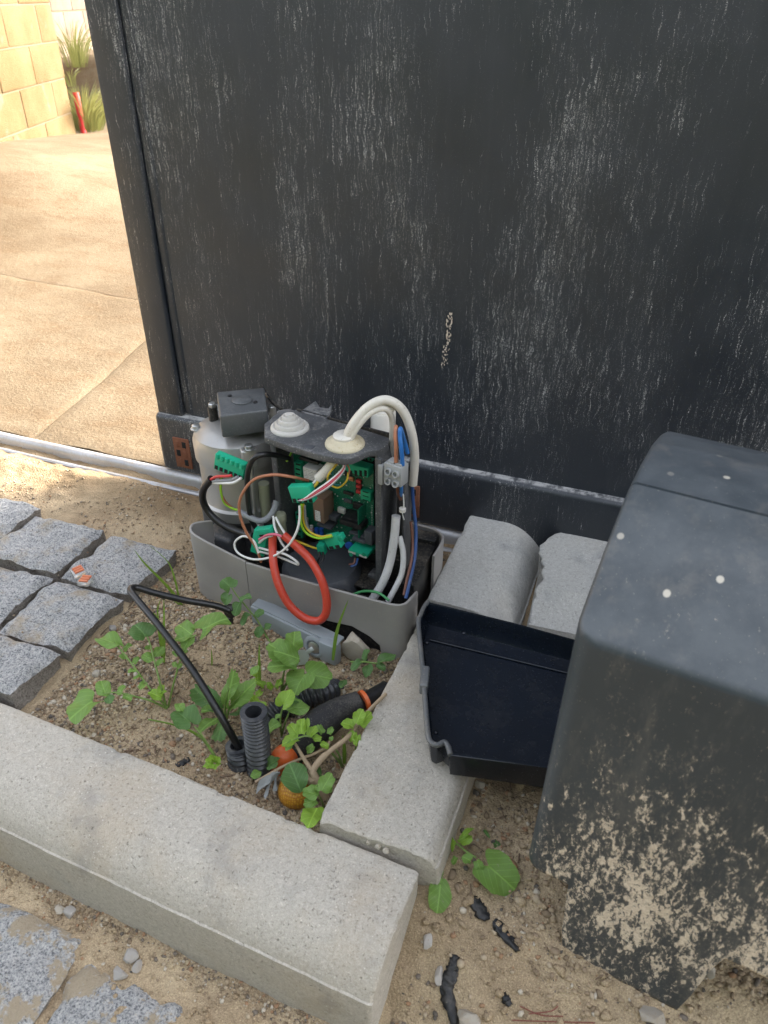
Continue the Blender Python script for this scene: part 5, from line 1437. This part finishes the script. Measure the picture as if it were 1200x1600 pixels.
def blade(plant, pts, w, mat='grass'): grass_blade(plant, [PZ(*p) for p in pts], w, M[mat])

# large weed left of the black cable
A = weed(262, 1105, 'spreading weed with long leafy stalks left of the black cable')
stem(A, [(262, 1106, -.004), (236, 1078, .025), (208, 1040, .05), (186, 1012, .065), (178, 1004, .068)])
leaf(A, 'round', (192, 1010, .066), (150, 994, .072), 0.75, 'leaf')
for u, v, u2, v2 in ((192, 1018, 205, 1005), (200, 1028, 186, 1024), (207, 1038, 217, 1026), (214, 1046, 200, 1050), (222, 1056, 208, 1060), (228, 1066, 218, 1076)):
    leaf(A, 'lobed', (u, v, .05), (u2, v2, .055), 0.8, 'leaf')
stem(A, [(260, 1106, -.004), (252, 1075, .03), (243, 1040, .055), (234, 1005, .075), (230, 995, .078)])
leaf(A, 'heart', (232, 998, .078), (211, 975, .086), 1.1, 'leaf_dark', 0.2)
for u, v, u2, v2 in ((240, 1032, 222, 1022), (241, 1026, 256, 1010), (246, 1040, 254, 1028), (238, 1012, 226, 1012)):
    leaf(A, 'round', (u, v, .058), (u2, v2, .062), 0.9, 'leaf')
stem(A, [(263, 1104, -.004), (268, 1082, .025), (274, 1058, .05), (284, 1025, .075), (296, 1000, .09), (306, 992, .095)])
leaf(A, 'heart', (304, 992, .095), (354, 962, .104), 0.88, 'leaf', -0.1)
leaf(A, 'round', (300, 992, .094), (277, 974, .096), 0.95, 'leaf')
leaf(A, 'round', (300, 994, .094), (268, 1000, .09), 0.85, 'leaf')
leaf(A, 'round', (301, 992, .092), (286, 1014, .086), 0.95, 'leaf')
for u, v, u2, v2 in ((284, 1025, 292, 1014), (283, 1024, 270, 1016), (278, 1045, 283, 1036), (276, 1042, 270, 1034)):
    leaf(A, 'round', (u, v, .07), (u2, v2, .072), 0.9, 'leaf')
stem(A, [(260, 1107, -.004), (238, 1096, .02), (210, 1088, .032), (180, 1082, .038), (155, 1086, .04)])
leaf(A, 'heart', (156, 1086, .04), (108, 1122, .034), 1.05, 'leaf', 0.1)
leaf(A, 'round', (166, 1088, .038), (157, 1062, .046), 0.95, 'leaf')
leaf(A, 'round', (170, 1086, .037), (172, 1098, .036), 1.3, 'leaf_dark')
leaf(A, 'round', (184, 1086, .036), (194, 1070, .042), 0.8, 'leaf')
leaf(A, 'round', (192, 1086, .034), (206, 1092, .034), 0.9, 'leaf')
leaf(A, 'lobed', (255, 1092, .02), (232, 1080, .03), 0.9, 'leaf_bright')
leaf(A, 'lobed', (252, 1084, .025), (252, 1068, .03), 0.8, 'leaf_bright')
leaf(A, 'lobed', (250, 1090, .02), (258, 1078, .028), 0.8, 'leaf_bright')
# small weed in front of the stub
B = weed(338, 1196, 'low weed with a long drooping stalk left of the conduit stub', -.01)
stem(B, [(340, 1192, -.012), (332, 1176, .012), (318, 1156, .03), (302, 1144, .04), (270, 1132, .045), (232, 1124, .042)], 0.0022, 0.0010, 'stem')
blade(B, [(318, 1156, .031), (285, 1138, .046), (226, 1122, .044)], 0.007)
stem(B, [(334, 1180, .006), (316, 1150, .04), (304, 1135, .052)])
leaf(B, 'heart', (304, 1136, .052), (274, 1108, .062), 0.95, 'leaf_dark')
leaf(B, 'round', (286, 1112, .058), (276, 1098, .062), 1.0, 'leaf')
for u2, v2, zz in ((322, 1186, .01), (330, 1180, .016), (343, 1184, .01), (318, 1198, .004), (345, 1194, .002), (336, 1202, .0)):
    leaf(B, 'lobed', (336, 1193, .0), (u2, v2, zz), 1.0, 'leaf_bright')
# toothed weed behind the stub
Cw = weed(352, 1122, 'upright weed with toothed leaves behind the conduit stub')
for base, tip, wr, mt in (((352, 1112, .02), (365, 1045, .075), 1.0, 'leaf'), ((356, 1112, .02), (398, 1062, .06), 1.1, 'leaf'), ((350, 1115, .01), (302, 1072, .05), 1.3, 'leaf_dark'), ((352, 1120, .005), (338, 1156, .012), 1.3, 'leaf_dark'), ((346, 1118, .008), (310, 1140, .01), 1.1, 'leaf'), ((358, 1118, .006), (392, 1100, .03), 1.0, 'leaf_dark'), ((390, 1058, .06), (404, 1038, .07), 1.3, 'leaf'), ((350, 1116, .01), (316, 1106, .03), 0.9, 'leaf')):
    leaf(Cw, 'serrate', base, tip, wr, mt)
for q in (((352, 1124, -.005), (352, 1100, .03), (358, 1075, .06)), ((354, 1124, -.005), (360, 1104, .025), (380, 1080, .05))):
    stem(Cw, list(q), 0.0018)
leaf(Cw, 'round', (402, 1100, .015), (392, 1088, .03), 1.0, 'leaf_bright')
# vine climbing the skirt of the opener
D_ = weed(424, 1000, 'thin vine of small round leaves climbing the grey skirt')
stem(D_, [(440, 1022, .0), (420, 1000, .012), (404, 972, .035), (385, 948, .055), (370, 930, .07), (362, 918, .08)])
leaf(D_, 'heart', (364, 922, .078), (348, 905, .09), 1.25, 'leaf_dark')
leaf(D_, 'heart', (360, 925, .076), (350, 946, .06), 0.9, 'leaf_dark')
for base, tip in (((374, 940, .066), (366, 962, .052)), ((374, 938, .068), (392, 930, .075)), ((390, 958, .05), (376, 976, .038)), ((398, 962, .048), (412, 954, .055)), ((408, 978, .03), (402, 996, .02)), ((412, 982, .03), (424, 976, .036)), ((430, 1008, .01), (420, 1016, .006))):
    leaf(D_, 'round', base, tip, 1.0, 'leaf_dark')
# big leaved weed in front of the lever
Ew = weed(448, 1075, 'big-leaved bright green weed beside the lever and key')
stem(Ew, [(442, 1078, -.01), (452, 1060, .02), (460, 1045, .04), (466, 1036, .048)], 0.0022)
stem(Ew, [(440, 1078, -.01), (442, 1060, .02), (446, 1040, .05)], 0.0022)
leaf(Ew, 'lobed', (452, 1030, .055), (420, 1004, .07), 1.15, 'leaf', 0.1, 1)
leaf(Ew, 'lobed', (458, 1020, .06), (460, 986, .085), 1.15, 'leaf', 0, 2)
leaf(Ew, 'round', (464, 1040, .05), (418, 1040, .05), 0.95, 'leaf', -0.15, 0)
leaf(Ew, 'round', (468, 1030, .055), (430, 1016, .075), 1.0, 'leaf', 0, 1)
leaf(Ew, 'heart', (472, 1052, .042), (518, 1060, .038), 0.85, 'leaf', 0.15, 3)
leaf(Ew, 'heart', (482, 1046, .045), (458, 1082, .03), 1.2, 'leaf', 0.1, 1)
blade(Ew, [(406, 1072, -.004), (405, 1040, .03), (405, 1004, .06)], 0.006)
for base, tip in (((415, 1074, .0), (396, 1060, .01)), ((410, 1078, .0), (400, 1088, .0)), ((426, 1078, .0), (418, 1066, .012)), ((430, 1076, .0), (440, 1062, .015)), ((404, 1060, .004), (392, 1046, .015))):
    leaf(Ew, 'lobed', base, tip, 0.8, 'leaf_bright')
# weed above the conduits
Fw = weed(432, 1138, 'weed with round leaves growing between the two upright conduits and the sleeve')
stem(Fw, [(440, 1150, -.02), (438, 1128, .015), (440, 1112, .03), (446, 1100, .045)])
stem(Fw, [(440, 1150, -.02), (446, 1128, .015), (452, 1112, .03)])
leaf(Fw, 'heart', (438, 1108, .04), (456, 1078, .055), 0.75, 'leaf_bright')
leaf(Fw, 'round', (447, 1108, .036), (484, 1104, .032), 0.85, 'leaf')
leaf(Fw, 'round', (450, 1100, .04), (466, 1092, .04), 1.1, 'leaf_dark')
leaf(Fw, 'round', (436, 1128, .015), (408, 1148, .0), 0.95, 'leaf')
leaf(Fw, 'lobed', (418, 1106, .02), (392, 1098, .03), 0.7, 'leaf_bright')
leaf(Fw, 'round', (438, 1116, .03), (430, 1122, .028), 1.0, 'leaf')
# bright ivy-like weed along the kerb
G = weed(535, 1196, 'bright lobed creeper reaching from the kerb over the orange pipe', -.03)
stem(G, [(536, 1198, -.03), (520, 1178, .01), (500, 1158, .03), (478, 1150, .04), (455, 1158, .04)], 0.0018)
stem(G, [(534, 1198, -.03), (530, 1180, .0), (522, 1168, .012)], 0.0018)
for base, tip, wr, mt in (((470, 1152, .042), (440, 1162, .040), 1.0, 'leaf_bright'), ((466, 1150, .042), (452, 1130, .050), 1.0, 'leaf_bright'), ((472, 1150, .042), (470, 1122, .054), 0.8, 'leaf_bright'), ((476, 1148, .042), (480, 1120, .054), 0.6, 'leaf_bright'), ((482, 1152, .04), (494, 1134, .046), 1.0, 'leaf_bright'), ((488, 1155, .038), (503, 1152, .038), 1.0, 'leaf_bright'), ((500, 1160, .034), (514, 1168, .03), 0.9, 'leaf_bright'), ((458, 1158, .04), (446, 1172, .036), 0.8, 'leaf'), ((505, 1148, .03), (497, 1132, .04), 0.9, 'leaf'), ((512, 1148, .03), (520, 1136, .036), 0.9, 'leaf'), ((515, 1158, .026), (520, 1150, .03), 1.0, 'leaf'), ((492, 1164, .03), (478, 1176, .02), 0.8, 'leaf')):
    leaf(G, 'lobed', base, tip, wr, mt)
Hw = weed(566, 1160, 'clump of three bright leaves hanging over the middle kerb edge', -.03)
stem(Hw, [(556, 1196, -.03), (556, 1165, .015), (556, 1140, .035)])
for base, tip, wr in (((556, 1136, .045), (534, 1128, .05), 1.2), ((556, 1134, .045), (566, 1108, .06), 1.0), ((560, 1136, .044), (580, 1112, .055), 0.8), ((556, 1142, .04), (545, 1158, .03), 1.1), ((560, 1146, .04), (556, 1166, .028), 0.9)):
    leaf(Hw, 'lobed', base, tip, wr, 'leaf_bright')
blade(Hw, [(538, 1195, -.03), (538, 1170, .0), (535, 1148, .02)], 0.007)
Iw = weed(500, 1260, 'small weed of rounded leaves in the corner where two kerbs meet', -.03)
stem(Iw, [(506, 1262, -.03), (502, 1250, .0), (498, 1242, .015)])
for base, tip, wr, mt in (((500, 1244, .018), (472, 1234, .024), 1.0, 'leaf'), ((500, 1240, .02), (518, 1208, .034), 0.9, 'leaf'), ((498, 1250, .014), (474, 1256, .014), 1.0, 'leaf'), ((497, 1260, .014), (482, 1288, .030), 0.9, 'leaf_bright'), ((500, 1238, .02), (492, 1226, .024), 0.9, 'leaf'), ((506, 1236, .02), (520, 1232, .022), 1.0, 'leaf')):
    leaf(Iw, 'lobed', base, tip, wr, mt)
Jw = weed(475, 1228, 'dark dull leaf lying over the yellow cap', -.02)
leaf(Jw, 'round', (470, 1236, .010), (452, 1192, .022), 1.1, 'leaf_dark', 0, 0)
leaf(Jw, 'round', (496, 1218, .006), (492, 1196, .010), 1.0, 'leaf_dark')
leaf(Jw, 'round', (408, 1206, -.004), (392, 1214, -.004), 1.0, 'leaf')
leaf(Jw, 'lobed', (415, 1198, .0), (436, 1186, .012), 1.0, 'leaf_dark')
Lw = weed(586, 1046, 'dark creeping weed between the skirt corner and the kerb')
stem(Lw, [(548, 1034, .008), (570, 1034, .012), (590, 1036, .012), (612, 1028, .016)])
for base, tip in (((566, 1032, .014), (548, 1046, .006)), ((568, 1032, .014), (574, 1014, .026)), ((578, 1036, .012), (572, 1058, .004)), ((590, 1036, .012), (618, 1022, .018)), ((588, 1036, .012), (602, 1046, .008)), ((540, 1062, .0), (532, 1074, .0))):
    leaf(Lw, 'round', base, tip, 0.85, 'leaf_dark')
Kw = weed(696, 1330, 'weed with ragged leaves growing at the right foot of the middle kerb', -.025)
stem(Kw, [(694, 1336, -.028), (700, 1325, -.01), (712, 1318, .0), (728, 1330, .005), (744, 1340, .005)])
stem(Kw, [(694, 1336, -.028), (692, 1360, -.012), (688, 1382, -.01)])
for base, tip, wr, mt, kd_ in (((748, 1340, .004), (806, 1390, -.012), 0.8, 'leaf', 'heart'), ((738, 1346, .004), (722, 1338, .006), 1.3, 'leaf', 'lobed'), ((744, 1342, .004), (752, 1362, -.004), 1.0, 'leaf', 'lobed'), ((700, 1322, -.004), (690, 1300, .010), 1.1, 'leaf', 'lobed'), ((702, 1330, -.008), (706, 1308, .008), 0.8, 'leaf_bright', 'lobed'), ((712, 1316, .0), (740, 1292, .01), 0.7, 'leaf_bright', 'serrate'), ((716, 1318, .0), (738, 1306, .004), 0.9, 'leaf_bright', 'lobed'), ((689, 1372, -.008), (684, 1426, -.02), 0.95, 'leaf', 'round'), ((714, 1338, .0), (706, 1350, -.006), 1.0, 'leaf', 'lobed'), ((692, 1352, -.01), (690, 1366, -.014), 0.9, 'leaf_dark', 'lobed'), ((770, 1312, -.016), (784, 1330, -.02), 1.4, 'leaf_dark', 'serrate'), ((766, 1310, -.016), (756, 1296, -.012), 0.9, 'leaf_dark', 'serrate')):
    leaf(Kw, kd_, base, tip, wr, mt)
# grass shoots
gA = thing('grass_shoot', PZ(283, 946, 0), 'long bright grass shoot leaning across the paving stone edge', 'grass', 'grass shoots')
blade(gA, [(287, 950, -.004), (262, 918, .045), (225, 880, .085), (209, 858, .10)], 0.0075)
blade(gA, [(281, 944, -.004), (274, 910, .04), (262, 878, .07), (228, 848, .09)], 0.0045)
blade(gA, [(285, 950, -.004), (270, 938, .012), (252, 932, .015)], 0.004)
gB = thing('grass_shoot', PZ(256, 1040, 0), 'slender upright grass shoot behind the bend of the black cable', 'grass', 'grass shoots')
blade(gB, [(256, 1040, -.004), (256, 985, .05), (256, 935, .09)], 0.0055)
blade(gB, [(253, 1030, -.004), (250, 1000, .03), (243, 962, .06), (228, 958, .06)], 0.005)
blade(gB, [(256, 1020, -.004), (246, 960, .05), (251, 936, .07)], 0.004)
gC = thing('grass_shoot', PZ(526, 1030, 0), 'single grass shoot standing in front of the grey lever', 'grass', 'grass shoots')
blade(gC, [(520, 1032, .01), (527, 985, .055), (545, 935, .10)], 0.0068)
gD = thing('grass_shoot', PZ(331, 1040, 0), 'tiny grass shoot alone in bare soil below the skirt', 'grass', 'grass shoots')
blade(gD, [(331, 1040, -.002), (331, 1026, .012), (330, 1014, .024)], 0.003)

# ------------------------------------------------------------------ loose stones, lumps, litter
def PG(u, v, dz=0.0):
    z = -0.05
    for _ in range(8):
        p = PZ(u, v, z); z = float(ground_h(p[0], p[1])) + dz
    return PZ(u, v, z)
rocks = [(556, 1008, 0.045, 'rock', (1.1, 0.8, 1.2), 0.012, 'pale rough rock wedged in the broken skirt corner', 0.1),
         (185, 1521, 0.019, 'quartz', (1.3, 0.9, 0.8), -0.058, 'white angular stone chip on the sand before the front kerb', 0.3),
         (204, 1494, 0.018, 'quartz', (1.1, 0.9, 0.8), -0.058, 'pinkish white stone chip nearest the front kerb face', 0.3),
         (215, 1510, 0.013, 'quartz', (0.9, 1.2, 0.8), -0.060, 'small white stone chip right beside two larger chips', 0.3),
         (176, 980, 0.016, 'quartz', (1, 1, 0.8), 0.006, 'white pebble on the soil near the paving stones', 0.3),
         (152, 1052, 0.014, 'rock', (1.2, 1, 0.7), 0.004, 'grey pebble near the lowest paving stone', 0.3),
         (668, 1470, 0.017, 'quartz', (0.8, 1.3, 0.8), -0.048, 'grey pebble by the end of the front kerb', 0.3),
         (686, 1525, 0.017, 'quartz', (0.8, 1.3, 0.8), -0.056, 'cream pebble beside the black melted strip', 0.3),
         (737, 1592, 0.026, 'rock', (1.3, 0.9, 0.8), -0.066, 'tan stone at the bottom edge below the melted strip', 0.3),
         (1108, 1516, 0.022, 'rock', (1, 1, 0.8), -0.030, 'tan stone tucked under the cover rim', 0.3),
         (1020, 1588, 0.024, 'rock', (1.4, 0.9, 0.7), -0.040, 'flat tan stone in front of the cover tongue', 0.3),
         (750, 1225, 0.014, 'rock', (1, 1, 0.8), -0.022, 'tan pebble under the tray by the middle kerb', 0.3),
         (95, 1420, 0.014, 'rock', (1.1, 1, 0.8), -0.060, 'dark pebble against the front kerb face at left', 0.3),
         (110, 1425, 0.017, 'quartz', (1.1, 1, 0.8), -0.060, 'pale pebble against the front kerb face at left', 0.3)]
for i, (u, v, s_, mt, sq, z, lab, rg) in enumerate(rocks):
    tag(rockmesh('stone', PZ(u, v, z) if i == 0 else PG(u, v, s_ * 0.25), s_, M[mt], None, 40 + i, 3 if s_ > 0.03 else 2, sq, 0.5), lab, 'stone', 'single loose stones')
# melted plastic lumps right of the kerb
def lump(pts, r, lab, seed):
    nn = 12 if len(pts) < 4 else 26
    path = catmull([PG(p[0], p[1], r * 0.3) for p in pts], nn)
    rr = np.array([r * (0.55 + 0.45 * math.sin(math.pi * min(1, max(0.06, i / (nn - 1))))) * (1 + 0.30 * float(vnoise(i * 0.8, seed, 3))) for i in range(nn)])
    V, F = tube_arrays(path, rr, 12)
    zc = path[:, 2].repeat(12)
    V[:, 2] = zc + (V[:, 2] - zc) * 0.40 - rr.repeat(12) * 0.2
    V += rng.normal(0, r * 0.12, V.shape)
    tag(mesh('melted_plastic', V, F, M['char'], None), lab, 'debris', 'black melted plastic lumps')
lump([(738, 1402, -.03), (748, 1418, -.024), (762, 1436, -.030)], 0.008, 'short black melted lump below the ragged weed', 1)
lump([(772, 1438, -.040), (786, 1455, -.036), (810, 1484, -.042)], 0.0065, 'slanting black melted strip nearer the cover', 2)
lump([(712, 1490, -.052), (706, 1520, -.050), (698, 1545, -.058), (712, 1600, -.066)], 0.0075, 'long black melted strip at the bottom edge', 3)
lump([(786, 1552, -.056), (792, 1560, -.052), (798, 1570, -.058)], 0.005, 'tiny black melted crumb near the bottom', 4)
lump([(276, 1196, -.010), (286, 1190, -.006), (296, 1186, -.010)], 0.005, 'small charred crumb on soil behind the front kerb', 5)
# dirt crumb on the front kerb
dc = thing('dirt_crumb', PZ(551, 1455, 0.02), 'crumbly brown dirt clump lying on the front kerb top', 'dirt')
for k, (u, v, s_) in enumerate(((549, 1447, .011), (554, 1456, .009), (549, 1463, .010), (556, 1446, .006))):
    rockmesh('crumb', PZ(u, v, 0.016), s_, M['crumb'] if 'crumb' in M else M.setdefault('crumb', m_plastic('dry_mud', (0.30, 0.20, 0.13), 0.9, 0.3, (0.2, 0.14, 0.09), 200, 1.0)), dc, 80 + k)
# pebbles lodged in the kerb joint
for k, (u, v, s_) in enumerate(((575, 1316, .006), (590, 1323, .008), (603, 1330, .008), (548, 1304, .005))):
    tag(rockmesh('stone', PZ(u, v, 0.026), s_, M['rock'], None, 90 + k), ['first pebble in the joint between two kerbs counted from the bed', 'second pebble in the joint between two kerbs', 'third pebble in the joint between two kerbs', 'tiniest pebble in the joint between two kerbs'][k], 'stone', 'pebbles in the kerb joint')
# two lever connectors lying on a paving stone
def splice(u, v, ang, lab):
    c = PZ(u, v, 0.036)
    ex = np.array([math.cos(ang), math.sin(ang), 0.05]); ey = np.array([-math.sin(ang), math.cos(ang), 0.0])
    t = thing('splice_connector', c, lab, 'wire connector', 'lever splice connectors')
    fbox('housing', c + np.array([0, 0, 0.004]), ex, ey, AZ, (0.019, 0.018, 0.008), M['clear'], t, 0.0012)
    for k in range(3):
        fbox('lever', c + ey * (-0.0056 + 0.0056 * k) + np.array([0, 0, 0.009]) + ex * 0.001, ex, ey, AZ, (0.015, 0.0044, 0.003), M['wago'], t, 0.0008)
splice(123, 897, R(60), 'clear splice connector with orange levers, upper one on the paving stone')
splice(134, 911, R(10), 'clear splice connector with orange levers, lower one on the paving stone')
# dead leaf in the bed and pine needles by the cover
dl = thing('dead_leaf', PZ(415, 1226, -0.01), 'grey shrivelled leaf under the straw', 'leaf')
for k, (tip, wr) in enumerate((((398, 1238, -.006), 0.35), ((428, 1236, -.006), 0.4), ((412, 1246, -.008), 0.35))):
    leaf(dl, 'round', (434, 1205, .006), tip, wr, 'dead_leaf', 0.3 * k)
ndl = thing('pine_needles', PG(850, 1590), 'few reddish dry needles at the bottom edge beside the cover', 'needles')
M['needle'] = m_flat('red_needle', (0.20, 0.06, 0.045), 0.6)
for pts in (((812, 1572, -.064), (845, 1586, -.060), (880, 1588, -.064)), ((800, 1594, -.064), (850, 1596, -.060), (930, 1598, -.064)), ((826, 1584, -.062), (860, 1580, -.060), (872, 1572, -.062))):
    tube('needle', [PG(p[0], p[1], 0.003) for p in pts], 0.0006, M['needle'], ndl, 12, 6)
# crumbs of dry stalk and bark in the soil
V, F = [], []
for k in range(260):
    if k % 2: x, y = random.uniform(-0.70, -0.27), random.uniform(0.47, 0.76)
    else: x, y = random.uniform(-0.10, 0.4), random.uniform(0.24, 0.8)
    if x < -0.1 and (kerb_v(x, y) < 0.01): continue
    L_ = random.uniform(0.004, 0.020); a = random.uniform(0, 6.28); w = random.uniform(0.0005, 0.0012)
    z = float(ground_h(x, y)) + 0.002
    p = np.array([[x - math.cos(a) * L_ / 2, y - math.sin(a) * L_ / 2, z], [x, y, z + random.uniform(0, 0.0025)], [x + math.cos(a) * L_ / 2, y + math.sin(a) * L_ / 2, z]])
    v_, f_ = tube_arrays(p, [w, w * 1.2, w * 0.5], 5)
    o0 = sum(len(q) for q in V); V.append(v_); F += [[o0 + i for i in f] for f in f_]
M['litter'] = m_plastic('dry_litter', (0.15, 0.10, 0.065), 0.85, 0.5, (0.34, 0.27, 0.18), 90, 0.5)
tag(mesh('plant_litter', np.vstack(V), F, M['litter'], None, True, org=(0, 0, 0)), 'dry crumbs of stalk and bark strewn over the soil', 'litter', kind='stuff')
# pale scrape on the gate
sc_ = []
scr = thing('paint_scrape', (-0.30, 1.11, 0.4), 'pale chipped patch on the middle of the gate sheet', 'scrape')
for k in range(70):
    t = k / 69
    u = 704 - 10 * t + random.uniform(-5, 5); v = 490 + 82 * t + random.uniform(-3, 3)
    q = PY(u, v, 1.1055)
    rockmesh('chip', (q[0], 1.1052, q[2]), random.uniform(0.0014, 0.0042) * (1.1 - 0.6 * abs(t - 0.3)), M['crumb2'] if 'crumb2' in M else M.setdefault('crumb2', m_flat('pale_crust', (0.55, 0.47, 0.38), 0.9, 0.2)), scr, 300 + k, 1, (0.9, 0.3, 1.9), 0.6)
